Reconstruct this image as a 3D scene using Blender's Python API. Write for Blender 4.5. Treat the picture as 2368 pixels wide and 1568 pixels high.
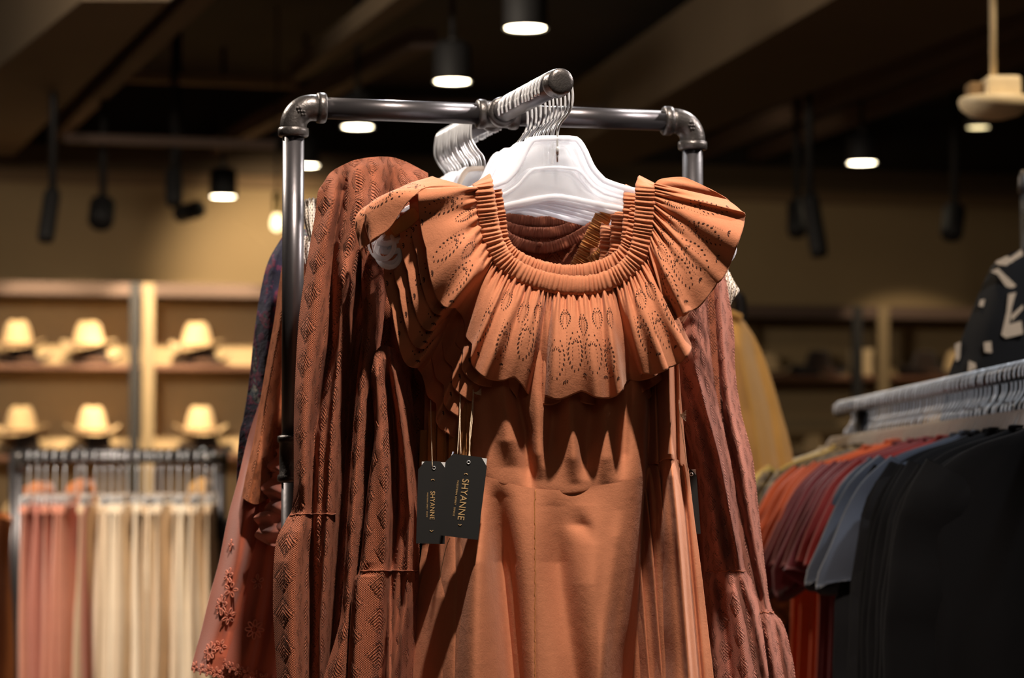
import bpy, math, random
import numpy as np
from mathutils import Vector, Matrix
for o in list(bpy.data.objects): bpy.data.objects.remove(o)
SC = bpy.context.scene
COL = SC.collection
PI = math.pi
rnd = random.Random(7)
# ---------------------------------------------------------------- camera
H = 1.28; F = 5000.0; PITCH = math.radians(1.9)
cd = bpy.data.cameras.new('camera'); cam = bpy.data.objects.new('camera', cd); COL.objects.link(cam)
cd.sensor_width = 36.0; cd.lens = 36.0 * F / 2368
cam.location = (0, 0, H); cam.rotation_euler = (PI/2 + PITCH, 0, 0)
cd.clip_start = 0.05; cd.clip_end = 100
cd.dof.use_dof = True; cd.dof.focus_distance = 3.09; cd.dof.aperture_fstop = 3.9
SC.camera = cam
# ---------------------------------------------------------------- world, lights, exposure
w = bpy.data.worlds.new('world'); SC.world = w; w.use_nodes = True
w.node_tree.nodes['Background'].inputs[0].default_value = (1.0, 0.78, 0.55, 1)
w.node_tree.nodes['Background'].inputs[1].default_value = 0.012
SC.view_settings.view_transform = 'Standard'; SC.view_settings.look = 'None'
SC.view_settings.gamma = 1; SC.view_settings.use_curve_mapping = False
SC.view_settings.exposure = 0.12
def aim(o, tgt): o.rotation_euler = (Vector(tgt) - o.location).to_track_quat('-Z', 'Y').to_euler()
def spot(loc, tgt, power, col, size, rad=0.06, blend=0.5):
    l = bpy.data.lights.new('spot_light', 'SPOT'); l.energy = power; l.color = col
    l.spot_size = math.radians(size); l.spot_blend = blend; l.shadow_soft_size = rad
    o = bpy.data.objects.new('spot_light', l); COL.objects.link(o); o.location = loc; aim(o, tgt); return o
def area(loc, tgt, power, col, sx, sy):
    l = bpy.data.lights.new('area_light', 'AREA'); l.shape = 'RECTANGLE'; l.energy = power; l.color = col; l.size = sx; l.size_y = sy
    o = bpy.data.objects.new('area_light', l); COL.objects.link(o); o.location = loc; aim(o, tgt); return o
WARM = (1.0, 0.78, 0.52)
spot((0.20, 2.12, 3.46), (0.05, 3.1, 1.20), 400, (1.0, 0.85, 0.72), 46, 0.04)    # track spot above and in front of the rack
spot((2.5, 3.7, 3.0), (0.25, 3.15, 1.25), 330, (1.0, 0.88, 0.82), 34, 0.05)       # track spot on the right
spot((1.3, 4.9, 3.3), (0.3, 3.2, 1.3), 170, (1.0, 0.92, 0.88), 40, 0.05)          # track spot behind, right
spot((-1.7, 4.5, 3.0), (-0.25, 3.25, 1.2), 230, (1.0, 0.84, 0.70), 44, 0.05)      # track spot behind, left
spot((-0.3, 5.2, 3.2), (0.0, 3.4, 1.6), 110, (0.95, 0.97, 1.0), 30, 0.05)         # track spot on the hangers
area((0.5, -0.8, 2.9), (0.1, 3.2, 1.2), 5, (1.0, 0.80, 0.62), 1.6, 1.0)           # unseen fill light added behind the camera to lift the shadows
area((-2.2, 6.2, 3.05), (-1.7, 8.0, 0.9), 150, (1.0, 0.86, 0.70), 1.0, 0.6)                    # over the trouser rack
spot((1.75, 2.9, 3.3), (0.95, 4.6, 1.25), 170, (0.92, 0.96, 1.0), 42, 0.06)       # added cool light over the shirt rack to brighten its hooks
spot((0.6, 5.2, 3.3), (0.6, 5.3, 1.0), 60, WARM, 60, 0.06)                        # over the far end of the shirt rack
# ---------------------------------------------------------------- projection helpers (pixel of the 2368x1568 frame + depth -> point)
cp, sp = math.cos(PITCH), math.sin(PITCH)
def PA(a):
    a = np.asarray(a, float); x = (a[..., 0]-1184)/F; z = (784-a[..., 1])/F; Y = a[..., 2]
    dy = cp - z*sp; dz = sp + z*cp
    return np.stack([x*Y/dy, Y, H + dz*Y/dy], -1)
def P(px, py, Y): return Vector(PA([px, py, Y]))
E1 = Vector((math.cos(math.radians(15.15)), math.sin(math.radians(15.15)), 0))
E2 = Vector((-E1.y, E1.x, 0))
T0 = P(1150, 265, 3.4)                              # where the arm crosses the top pipe
O0 = Vector((T0.x, T0.y, 0))
def SP(a, b, z): return O0 + E1*a + E2*b + Vector((0, 0, z))
def PB(px, py, b):                                   # point on the vertical plane b metres behind the pipe
    d = P(px, py, 1.0) - Vector((0, 0, H)); c = Vector((0, 0, H))
    t = (b - (c-O0).dot(E2)) / d.dot(E2); return c + d*t
def AB(px, py, b):
    p = PB(px, py, b) - O0; return p.dot(E1), p.z
def PZ(px, py, Z):
    d = P(px, py, 1.0) - Vector((0, 0, H)); return Vector((0, 0, H)) + d*((Z-H)/d.z)
# ---------------------------------------------------------------- material helpers
class NT:
    def __init__(s, name):
        s.m = bpy.data.materials.new(name); s.m.use_nodes = True; s.t = s.m.node_tree; s.n = s.t.nodes
        s.b = s.n['Principled BSDF']; s.out = s.n['Material Output']
    def node(s, t, **k):
        n = s.n.new(t)
        for a, v in k.items(): setattr(n, a, v)
        return n
    def link(s, a, b): s.t.links.new(a, b)
    def _in(s, sock, v):
        if isinstance(v, bpy.types.NodeSocket): s.link(v, sock)
        else: sock.default_value = v
    def M(s, op, a, b=0.0, c=0.0):
        n = s.n.new('ShaderNodeMath'); n.operation = op
        s._in(n.inputs[0], a); s._in(n.inputs[1], b); s._in(n.inputs[2], c); return n.outputs[0]
    def uv(s):
        u = s.n.new('ShaderNodeUVMap'); x = s.n.new('ShaderNodeSeparateXYZ'); s.link(u.outputs[0], x.inputs[0]); return x.outputs[0], x.outputs[1]
    def noise(s, scale, detail=3, vec=None, rough=0.5):
        n = s.n.new('ShaderNodeTexNoise'); n.inputs['Scale'].default_value = scale; n.inputs['Detail'].default_value = detail; n.inputs['Roughness'].default_value = rough
        if vec is None:
            tc = s.n.new('ShaderNodeTexCoord'); vec = tc.outputs['Object']
        s.link(vec, n.inputs['Vector']); return n.outputs['Fac']
    def mix(s, f, a, b):
        n = s.n.new('ShaderNodeMix'); n.data_type = 'RGBA'
        s._in(n.inputs[0], f); s._in(n.inputs[6], a); s._in(n.inputs[7], b); return n.outputs[2]
    def ramp(s, f, stops):
        n = s.n.new('ShaderNodeValToRGB'); e = n.color_ramp.elements
        while len(e) < len(stops): e.new(0.5)
        for q, (p, c) in zip(e, stops): q.position = p; q.color = c
        s.link(f, n.inputs[0]); return n.outputs[0]
    def bump(s, h, strength=0.5, dist=0.001, prev=None):
        n = s.n.new('ShaderNodeBump'); n.inputs['Strength'].default_value = strength; n.inputs['Distance'].default_value = dist
        s.link(h, n.inputs['Height'])
        if prev is not None: s.link(prev, n.inputs['Normal'])
        return n.outputs[0]
    def set(s, **k):
        for a, v in k.items(): s._in(s.b.inputs[a.replace('_', ' ')], v)
        return s
def srgb(r, g, b):
    f = lambda c: (c/255/12.92) if c/255 <= 0.04045 else ((c/255+0.055)/1.055)**2.4
    return (f(r), f(g), f(b), 1)
def mul(c, k): return (c[0]*k, c[1]*k, c[2]*k, 1)
def simple(name, col, rough=0.6, metal=0.0, var=0.12, scale=30, bump=0.0, sheen=0.0):
    t = NT(name); f = t.noise(scale, 4)
    t.set(Base_Color=t.mix(f, mul(col, 1-var), mul(col, 1+var)), Roughness=rough, Metallic=metal)
    if bump: t.link(t.bump(t.noise(scale*6, 3), 0.6, bump), t.b.inputs['Normal'])
    if sheen: t.set(Sheen_Weight=sheen, Sheen_Roughness=0.4)
    return t.m
def emit(name, col, s):
    t = NT(name); t.set(Base_Color=col, Emission_Color=col, Emission_Strength=s); return t.m
def suede(name, col, dark=0.8):
    t = NT(name); a = t.noise(14, 3); b = t.noise(420, 2); c = t.noise(1500, 2)
    base = t.mix(t.M('MULTIPLY', a, 1.0), mul(col, dark), mul(col, 1.12))
    base = t.mix(t.M('MULTIPLY', b, 0.25), base, mul(col, 0.55))
    t.set(Base_Color=base, Roughness=0.92, Sheen_Weight=0.22, Sheen_Roughness=0.35, Sheen_Tint=(1, 0.72, 0.6, 1))
    t.b.inputs['Specular IOR Level'].default_value = 0.2
    n = t.bump(b, 0.25, 0.0012); n = t.bump(c, 0.3, 0.0006, n); n = t.bump(t.noise(60, 3), 0.25, 0.003, n)
    t.link(n, t.b.inputs['Normal']); return t.m
def knit(name, col, cw=0.034, ch=0.052, sheen=0.12, holes=0.9):
    t = NT(name); u, v = t.uv()
    wob = t.M('MULTIPLY', t.M('SUBTRACT', t.noise(9, 2), 0.5), 0.006)
    u = t.M('ADD', u, wob)
    uu = t.M('DIVIDE', u, cw); vv = t.M('DIVIDE', v, ch)
    fx = t.M('ABSOLUTE', t.M('SUBTRACT', t.M('FRACT', uu), 0.5))            # 0..0.5 across a cell
    row = t.M('FLOOR', uu); off = t.M('MULTIPLY', t.M('MODULO', row, 2.0), 0.5)
    fv = t.M('FRACT', t.M('ADD', vv, off)); fy = t.M('ABSOLUTE', t.M('SUBTRACT', fv, 0.5))
    dia = t.M('ADD', t.M('MULTIPLY', fx, 2.1), t.M('MULTIPLY', fy, 2.0))     # diamond distance
    chev = t.M('SINE', t.M('MULTIPLY', t.M('ADD', v, t.M('MULTIPLY', fx, cw*1.3)), 2*PI/0.0052))
    inside = t.M('LESS_THAN', dia, 0.78)
    edge = t.M('MULTIPLY', t.M('GREATER_THAN', dia, 0.78), t.M('LESS_THAN', dia, 0.98))
    st = t.M('MULTIPLY', t.M('SINE', t.M('MULTIPLY', u, 2*PI/0.0030)), t.M('SINE', t.M('MULTIPLY', v, 2*PI/0.0026)))
    dots = t.M('MULTIPLY', t.M('SINE', t.M('MULTIPLY', u, 2*PI/0.0058)), t.M('SINE', t.M('MULTIPLY', v, 2*PI/0.0058)))
    hole = t.M('MULTIPLY', edge, t.M('GREATER_THAN', dots, 0.25))
    core = t.M('LESS_THAN', dia, 0.30)
    h = t.M('ADD', t.M('MULTIPLY', t.M('MULTIPLY', inside, chev), 0.55), t.M('MULTIPLY', st, 0.28))
    h = t.M('SUBTRACT', h, t.M('MULTIPLY', hole, 1.2)); h = t.M('ADD', h, t.M('MULTIPLY', core, 0.4))
    base = t.mix(t.noise(22, 3), mul(col, 0.8), mul(col, 1.15))
    base = t.mix(t.M('MULTIPLY', hole, 0.85*holes), base, mul(col, 0.12)); base = t.mix(t.M('MULTIPLY', t.M('LESS_THAN', h, -.2), .35), base, mul(col, .4))  # holes and low stitches darkened: crevice shade put into the colour
    t.set(Base_Color=base, Roughness=0.9, Sheen_Weight=sheen, Sheen_Roughness=0.4, Sheen_Tint=(1, 0.75, 0.66, 1))
    t.b.inputs['Specular IOR Level'].default_value = 0.2
    n = t.bump(h, 1.0, 0.0028); n = t.bump(t.noise(900, 2), 0.5, 0.0012, n)
    t.link(n, t.b.inputs['Normal']); return t.m
def cloth(name, col, sheen=0.15, var=0.15, spec=0.2):
    t = NT(name); t.set(Base_Color=t.mix(t.noise(12, 4), mul(col, 1-var), mul(col, 1+var)), Roughness=0.9, Sheen_Weight=sheen)
    t.b.inputs['Specular IOR Level'].default_value = spec
    t.link(t.bump(t.noise(500, 2), 0.3, 0.001), t.b.inputs['Normal']); return t.m
def plastic(name, tint, tr=0.35):
    t = NT(name)
    t.set(Base_Color=tint, Roughness=0.12)
    t.b.inputs['Specular IOR Level'].default_value = 0.8
    tl = t.node('ShaderNodeBsdfTranslucent'); tl.inputs[0].default_value = tint
    tp = t.node('ShaderNodeBsdfTransparent')
    m1 = t.node('ShaderNodeMixShader'); m1.inputs[0].default_value = 0.45
    m2 = t.node('ShaderNodeMixShader'); m2.inputs[0].default_value = tr
    t.link(t.b.outputs[0], m1.inputs[1]); t.link(tl.outputs[0], m1.inputs[2])
    t.link(m1.outputs[0], m2.inputs[1]); t.link(tp.outputs[0], m2.inputs[2]); t.link(m2.outputs[0], t.out.inputs[0]); return t.m
# ---------------------------------------------------------------- object helpers
def tag(o, label, cat, group=None, kind=None):
    if label: o['label'] = label
    if cat: o['category'] = cat
    if group: o['group'] = group
    if kind: o['kind'] = kind
    return o
def empty(name, loc, label=None, cat=None, group=None, rz=0.0):
    o = bpy.data.objects.new(name, None); COL.objects.link(o); o.location = loc; o.rotation_euler = (0, 0, rz); o.empty_display_size = 0.05
    o['_w'] = 1; del o['_w']
    tag(o, label, cat, group); return o
def wloc(p):
    x = Vector((0, 0, 0))
    while p is not None: x = x + p.location; p = p.parent
    return x
def mk(name, V, Fc, mat, parent=None, smooth=True, uv=None, world=True, label=None):
    """mesh object; vertices in world space (parents unrotated while building) or local when world=False"""
    V = np.asarray(V, float).reshape(-1, 3)
    loc = Vector((0, 0, 0))
    if parent is None and world:
        loc = Vector(((V[:, 0].min()+V[:, 0].max())/2, (V[:, 1].min()+V[:, 1].max())/2, V[:, 2].min())); V = V - np.array(loc)
    elif parent is not None and world: V = V - np.array(wloc(parent))
    me = bpy.data.meshes.new(name); me.from_pydata(V.tolist(), [], [list(map(int, f)) for f in Fc]); me.update()
    if uv is not None:
        l = me.uv_layers.new(name='UVMap'); vi = np.empty(len(me.loops), int); me.loops.foreach_get('vertex_index', vi)
        l.data.foreach_set('uv', np.asarray(uv, float)[vi].ravel())
    if smooth: me.polygons.foreach_set('use_smooth', [True]*len(me.polygons))
    for q in (mat if isinstance(mat, (list, tuple)) else [mat]): me.materials.append(q)
    o = bpy.data.objects.new(name, me); COL.objects.link(o); o.location = loc
    if parent is not None: o.parent = parent
    if label: o['label'] = label
    return o
def soft(o, w=0.002, seg=2):
    m = o.modifiers.new('bevel', 'BEVEL'); m.width = w; m.segments = seg; m.limit_method = 'ANGLE'; return o
def thick(o, t=0.001, off=0):
    m = o.modifiers.new('solidify', 'SOLIDIFY'); m.thickness = t; m.offset = off; return o
def dup(root, loc=None, rz=None, label=None, group=None, mats=None, scale=None):
    """copy a thing with its parts and sub-parts"""
    def cc(o, par):
        c = o.copy(); COL.objects.link(c)
        if par is not None: c.parent = par
        for ch in list(o.children): cc(ch, c)
        return c
    kids = list(root.children); r = root.copy(); COL.objects.link(r)
    for k in kids: cc(k, r)
    if loc is not None: r.location = loc
    if rz is not None: r.rotation_euler = (r.rotation_euler[0], r.rotation_euler[1], rz)
    if label: r['label'] = label
    if group: r['group'] = group
    if scale: r.scale = scale
    return r
def join(parts):
    V = []; Fc = []; n = 0
    for v, f in parts:
        v = np.asarray(v, float).reshape(-1, 3); V.append(v); Fc += [[i+n for i in q] for q in f]; n += len(v)
    return np.concatenate(V), Fc
def boxg(c, s, R=None):
    v = np.array([[x, y, z] for x in (-.5, .5) for y in (-.5, .5) for z in (-.5, .5)])*np.array(s)
    if R is not None: v = v @ np.array(R).T
    return v + np.array(c), [(0, 1, 3, 2), (4, 6, 7, 5), (0, 4, 5, 1), (2, 3, 7, 6), (0, 2, 6, 4), (1, 5, 7, 3)]
RS = [[E1.x, E2.x, 0], [E1.y, E2.y, 0], [0, 0, 1]]              # store axes
def sbox(a0, a1, b0, b1, z0, z1): return boxg(SP((a0+a1)/2, (b0+b1)/2, (z0+z1)/2), (a1-a0, b1-b0, z1-z0), RS)
def tubeg(pts, r, n=10, caps=True, flat=1.0, closed=False):
    p = np.asarray([tuple(q) for q in pts], float); m = len(p); r = np.broadcast_to(np.asarray(r, float), (m,))
    if closed: tn = np.roll(p, -1, 0) - np.roll(p, 1, 0)
    else: tn = np.gradient(p, axis=0)
    tn /= np.linalg.norm(tn, axis=1)[:, None] + 1e-12
    ref = np.array([0, 0, 1.0]) if abs(tn[0][2]) < 0.9 else np.array([1.0, 0, 0])
    N = np.cross(tn[0], ref); N /= np.linalg.norm(N); V = []
    for i in range(m):
        N = N - tn[i]*N.dot(tn[i]); N /= np.linalg.norm(N)+1e-12; B = np.cross(tn[i], N)
        for k in range(n):
            a = 2*PI*k/n; V.append(p[i] + r[i]*(math.cos(a)*N + flat*math.sin(a)*B))
    Fc = []
    for i in range(m if closed else m-1):
        j = (i+1) % m
        for k in range(n): Fc.append((i*n+k, i*n+(k+1) % n, j*n+(k+1) % n, j*n+k))
    if caps and not closed: Fc.append(tuple(range(n))[::-1]); Fc.append(tuple((m-1)*n+k for k in range(n)))
    return np.array(V), Fc
def latheg(prof, c=(0, 0, 0), n=24, sx=1, sy=1):
    V = []; m = len(prof)
    for r, z in prof:
        for k in range(n): a = 2*PI*k/n; V.append((c[0]+r*sx*math.cos(a), c[1]+r*sy*math.sin(a), c[2]+z))
    Fc = [(i*n+k, i*n+(k+1) % n, (i+1)*n+(k+1) % n, (i+1)*n+k) for i in range(m-1) for k in range(n)]
    Fc.append(tuple(range(n))[::-1]); Fc.append(tuple((m-1)*n+k for k in range(n)))
    return np.array(V), Fc
def crs(a, n):
    """Catmull-Rom resample along axis 0"""
    a = np.asarray(a, float); m = len(a)
    if m == 1: return np.repeat(a, n, 0)
    t = np.linspace(0, m-1, n); i = np.minimum(t.astype(int), m-2); f = (t-i).reshape((-1,)+(1,)*(a.ndim-1))
    pad = np.concatenate([[2*a[0]-a[1]], a, [2*a[-1]-a[-2]]]); p0, p1, p2, p3 = pad[i], pad[i+1], pad[i+2], pad[i+3]
    return 0.5*((2*p1) + (-p0+p2)*f + (2*p0-5*p1+4*p2-p3)*f**2 + (-p0+3*p1-3*p2+p3)*f**3)
def curve(pts, n): return crs(np.array(pts, float), n)
def gridfaces(nr, nc, base=0, wrap=False):
    Fc = []
    for r in range(nr-1):
        for c in range(nc if wrap else nc-1):
            d = (c+1) % nc; Fc.append((base+r*nc+c, base+r*nc+d, base+(r+1)*nc+d, base+(r+1)*nc+c))
    return Fc
def wrinkle(px, py, seed, amp, sx=60, sy=220):
    r = random.Random(seed); z = np.zeros_like(px)
    for k in range(7):
        a = r.uniform(0.5, 1.0)*amp/3; z = z + a*np.sin(px/sx*r.uniform(0.6, 2.4) + py/sy*r.uniform(-2.2, 2.2) + r.uniform(0, 6.3))*np.cos(py/sy*r.uniform(0.3, 1.8)+r.uniform(0, 6.3))
    return z
class Surf:
    def __init__(s, pts): s.p = pts
    def at(s, u, v):
        nr, nc = s.p.shape[:2]; x = min(max(u, 0), 0.9999)*(nc-1); y = min(max(v, 0), 0.9999)*(nr-1); i, j = int(x), int(y); fx, fy = x-i, y-j
        q = s.p; return (q[j, i]*(1-fx)+q[j, i+1]*fx)*(1-fy) + (q[j+1, i]*(1-fx)+q[j+1, i+1]*fx)*fy
    def frame(s, u, v, e=0.004):
        p = s.at(u, v); a = (s.at(u+e, v)-s.at(u-e, v))/(2*e); b = (s.at(u, v+e)-s.at(u, v-e))/(2*e)
        n = np.cross(a, b); n /= np.linalg.norm(n)+1e-12
        if n[1] > 0: n = -n
        return p, a, b, n
def sheet(name, rows, nu, nv, mat, parent=None, folds=(), wr=(0, 0.004), back=0.02, post=None, label=None, wsx=60, lin=False, relief=0.0, cell=(.034, .052), fk=1.0, dY=0.0):
    """hanging cloth: control rows of (px,py,Y), resampled, folded in depth, closed behind by a back layer"""
    g = np.array(rows, float)
    g = crs(g, nv); g = np.swapaxes(crs(np.swapaxes(g, 0, 1), nu), 0, 1)
    px, py, Y = g[..., 0].copy(), g[..., 1].copy(), g[..., 2].copy() + dY
    for f in folds:
        path = np.array(f[0], float); wl, wr_ = f[1] if isinstance(f[1], tuple) else (f[1], f[1]); amp = f[2]*fk
        X = np.interp(py, path[:, 0], path[:, 1]); fade = np.clip((py-path[0, 0]+20)/60, 0, 1)*(np.clip((path[-1, 0]+20-py)/60, 0, 1) if path[-1, 0] < 1540 else 1)
        if len(path[0]) > 2: fade = fade*np.interp(py, path[:, 0], path[:, 2])
        d = px-X; g_ = np.where(d < 0, np.exp(-(d/wl)**2), np.exp(-(d/wr_)**2))
        Y -= amp*g_*fade
    Y -= wrinkle(px, py, wr[0], wr[1], wsx)
    if post is not None: px, py, Y = post(px, py, Y)
    fr = PA(np.stack([px, py, Y], -1)); nr, nc = fr.shape[:2]
    V = [fr.reshape(-1, 3)]; du = np.linalg.norm(np.diff(fr[nr//2], axis=0), axis=1); U = np.concatenate([[0], np.cumsum(du)])
    dv = np.linalg.norm(np.diff(fr[:, nc//2], axis=0), axis=1); Vv = np.concatenate([[0], np.cumsum(dv)])
    UV = [np.stack(np.meshgrid(U, -Vv), -1).reshape(-1, 2)]; Fc = gridfaces(nr, nc)
    if relief:
        u_, v_ = np.meshgrid(U, -Vv); uu = u_/cell[0]; vv = v_/cell[1]; fx = abs(uu-np.floor(uu)-.5); off = np.floor(uu) % 2*.5; fv = (vv+off) % 1; fy = abs(fv-.5); dia = fx*2.1+fy*2
        hgt = np.where(dia < .78, .5+.5*np.sin(2*PI*(v_+fx*cell[0]*1.3)/.0062), 0) - .5*np.exp(-((dia-.88)/.08)**2) + .5*(dia < .3)
        hgt = hgt + .25*np.sin(2*PI*u_/.0045)*np.sin(2*PI*v_/.0065); fr[..., 1] -= relief*hgt; fr[..., 0] -= relief*.4*hgt; V[0] = fr.reshape(-1, 3)
    if back:
        nb = max(6, nc//6); q = np.linspace(0, 1, nb); src = (q*(nc-1)).astype(int)
        b = fr[:, src].copy(); sm = np.sin(PI*q)**0.6; b[..., 1] = np.maximum(b[..., 1], fr[:, [0]][..., 1]*(1-q)+fr[:, [-1]][..., 1]*q) + back*sm + 0.0006
        base = nr*nc; V.append(b.reshape(-1, 3)); UV.append(np.stack(np.meshgrid(U[src], -Vv), -1).reshape(-1, 2))
        Fc += [f[::-1] for f in gridfaces(nr, nb, base)]
        for r in range(nr-1):
            Fc.append((r*nc, (r+1)*nc, base+(r+1)*nb, base+r*nb)); Fc.append((r*nc+nc-1, base+r*nb+nb-1, base+(r+1)*nb+nb-1, (r+1)*nc+nc-1))
    o = mk(name, np.concatenate(V), Fc, mat, parent, uv=np.concatenate(UV), label=label); return o, Surf(fr)
def petals(surf, spots, mat, name, parent, lift=0.0011):
    """small dark almonds laid on a surface as the shade in cut-outs: (u, v, du_m, dv_m, length, width, angle)"""
    V = []; Fc = []
    for (u, v, ox, oy, L, Wd, ang) in spots:
        p, a, b, n = surf.frame(u, v); la, lb = np.linalg.norm(a)+1e-9, np.linalg.norm(b)+1e-9
        u2, v2 = u+ox/la, v+oy/lb
        if not (0.01 < u2 < 0.99 and 0.02 < v2 < 0.97): continue
        p, a, b, n = surf.frame(u2, v2); a = a/(np.linalg.norm(a)+1e-9); b = b/(np.linalg.norm(b)+1e-9)
        d = math.cos(ang)*b + math.sin(ang)*a; s = np.cross(n, d); s /= np.linalg.norm(s)+1e-9
        k = len(V); c = p + n*lift
        for t, wd in ((-.5, 0), (-.2, .42), (.15, .5), (.5, 0), (.15, -.5), (-.2, -.42)): V.append(c + d*L*t + s*Wd*wd)
        Fc.append((k, k+1, k+2, k+3, k+4, k+5))
    o = mk(name, V, Fc, mat, parent, smooth=False); o['kind'] = 'stuff'; return o

def seam_on(surf, v, u0, u1, r, mat, parent, name='cuff_seam', amp=.004):
    q = []
    for k, u in enumerate(np.linspace(u0, u1, 60)):
        p, a, b, n = surf.frame(u, v + amp*math.sin(k*.5)); q.append(p + n*.0008)
    return mk(name, *tubeg(q, r, 6), mat, parent)
# ================================================================ materials
SU = (0.565, 0.218, 0.112, 1)
M_suede = suede('suede_terracotta', SU)
M_suede_in = suede('suede_inside', (0.44, 0.19, 0.06, 1))
M_hole = simple('cutout_shade', (0.05, 0.014, 0.006, 1), 0.95)  # dark decals: shade behind the cut-outs put into their colour
M_knit = knit('knit_rust', (0.44, 0.14, 0.072, 1))
M_knit2 = knit('knit_rust_cool_lit', (0.50, 0.19, 0.135, 1), 0.030, 0.046)  # pinker, lighter copy of the rust knit: cool light put into its colour
M_rib = knit('knit_plain_rust', (0.30, 0.10, 0.055, 1), 0.02, 0.03, holes=0)
M_pipe = NT('dark_steel_pipe'); M_pipe.set(Base_Color=(0.085, 0.08, 0.085, 1), Metallic=0.75, Roughness=0.33)
M_pipe.link(M_pipe.bump(M_pipe.noise(120, 3), 0.15, 0.0008), M_pipe.b.inputs['Normal']); M_pipe = M_pipe.m
M_fit = NT('cast_iron_fitting'); M_fit.set(Base_Color=(0.085, 0.078, 0.075, 1), Metallic=0.7, Roughness=0.36)
M_fit.link(M_fit.bump(M_fit.noise(260, 3), 0.5, 0.0012), M_fit.b.inputs['Normal']); M_fit = M_fit.m
M_chrome = simple('chrome_wire', (0.86, 0.88, 0.90, 1), 0.28, 0.6, 0.03)
M_plas = plastic('frosted_clear_plastic', (0.93, 0.95, 1.0, 1), 0.15)
M_web = plastic('clear_plastic_web', (0.92, 0.95, 1.0, 1), 0.74)
M_plasw = plastic('warm_clear_plastic', (0.97, 0.90, 0.82, 1), 0.15)
M_black = simple('black_metal', (0.012, 0.011, 0.011, 1), 0.7, 0.0)
M_card = simple('black_card', (0.008, 0.008, 0.008, 1), 0.8, 0, 0.1, 200)
M_gold = simple('gold_foil', (0.85, 0.58, 0.28, 1), 0.4, 0.3)
M_white = simple('white_card', (0.75, 0.75, 0.75, 1), 0.7)
M_cord = simple('cotton_cord', (0.75, 0.6, 0.42, 1), 0.9, 0, 0.25, 500, 0.0006)
M_wall = simple('wall_paint', (0.34, 0.24, 0.12, 1), 0.85, 0, 0.06, 3)
M_trim = simple('wall_trim_paint', (0.22, 0.14, 0.07, 1), 0.8)
M_ceil = simple('dark_ceiling', (0.035, 0.028, 0.022, 1), 0.9, 0, 0.3, 2)
M_beam = simple('brown_duct', (0.12, 0.083, 0.047, 1), 0.8, 0, 0.1, 3)
M_beam2 = simple('dark_brown_beam', (0.10, 0.062, 0.045, 1), 0.8, 0, 0.15, 3)
M_floor = simple('floor_wood', (0.12, 0.07, 0.04, 1), 0.55, 0, 0.3, 4)
M_shelf = simple('shelf_wood', (0.15, 0.065, 0.035, 1), 0.6, 0, 0.25, 12)
M_postw = simple('shelf_post_paint', (0.25, 0.18, 0.095, 1), 0.7)
M_panel = simple('cream_panel', (.60, .43, .23, 1), .8)
M_hat = cloth('straw_felt', (0.66, 0.47, 0.25, 1)); M_hatd = cloth('dark_felt', (0.035, 0.022, 0.017, 1))
M_band = cloth('hat_band', (0.10, 0.05, 0.03, 1))
M_lamp = emit('lamp_glow', (1.0, 0.84, 0.56, 1), 22.0)
M_lampw = emit('lamp_glow_dim', (1.0, 0.80, 0.42, 1), 3.0)
# ================================================================ the room
def struct(name, g, mat, parent=None):
    o = mk(name, g[0], g[1], mat, parent, smooth=False)
    if parent is None: o['kind'] = 'structure'
    return o
WB = 12.1
struct('floor', sbox(-9, 9, -7, WB+.1, -0.1, 0), M_floor)
struct('ceiling', sbox(-9, 9, -7, WB+.1, 3.62, 3.7), M_ceil)
struct('wall_back', sbox(-9, 9, WB, WB+.1, 0, 3.62), M_wall)
struct('wall_left', sbox(-9.1, -9, -7, WB, 0, 3.62), M_wall)
struct('wall_right', sbox(9, 9.1, -7, WB, 0, 3.62), M_wall)
struct('wall_front', sbox(-9, 9, -7.1, -7, 0, 3.62), M_wall)
struct('baseboard_back', sbox(-9, 9, WB-.02, WB, 0, .12), M_trim)
z1 = AB(1184, 372, WB)[1]; z0 = AB(1184, 424, WB)[1]; z2 = AB(1184, 452, WB)[1]
struct('trim_1', sbox(-9, 9, WB-.12, WB, z0, z1), M_beam)
struct('trim_2', sbox(-9, 9, WB-.05, WB, z2, z0), M_trim)
struct('trim_3', sbox(-9, 9, WB-.04, WB, z1, 3.62), M_ceil)
# ceiling beams and ducts
def beam(name, a, b, c, d, Z, h, mat, n):      # near edge a-b, far edge c-d given as pixels at height Z
    q = [PZ(*p, Z) for p in (a, b, c, d)]
    V = [tuple(p) for p in q] + [(p.x, p.y, min(p.z+h, 3.61)) for p in q]
    o = mk(name, V, [(0, 1, 2, 3), (7, 6, 5, 4), (0, 4, 5, 1), (1, 5, 6, 2), (2, 6, 7, 3), (3, 7, 4, 0)], mat, smooth=False)
    o['kind'] = 'structure'; return o
beam('trim_4', (395, 0), (30, 362), (-260, 362), (190, 0), 2.98, .42, M_beam, 4)
beam('trim_5', (2480, -22), (1440, 382), (1260, 382), (1960, -22), 2.98, .42, M_beam, 5)
beam('trim_6', (505, -10), (140, 330), (110, 330), (440, -10), 3.1, .12, M_beam2, 6)
beam('trim_7', (990, -10), (700, 185), (670, 185), (925, -10), 3.1, .1, M_beam, 7)
beam('trim_8', (1010, 110), (480, 372), (450, 372), (950, 110), 3.1, .1, M_beam2, 8)
beam('trim_9', (2420, 60), (1620, 372), (1580, 372), (2420, 30), 3.15, .1, M_beam2, 9)
beam('trim_10', (2420, 130), (1760, 372), (1730, 372), (2420, 105), 3.15, .1, M_beam2, 10)
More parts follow.
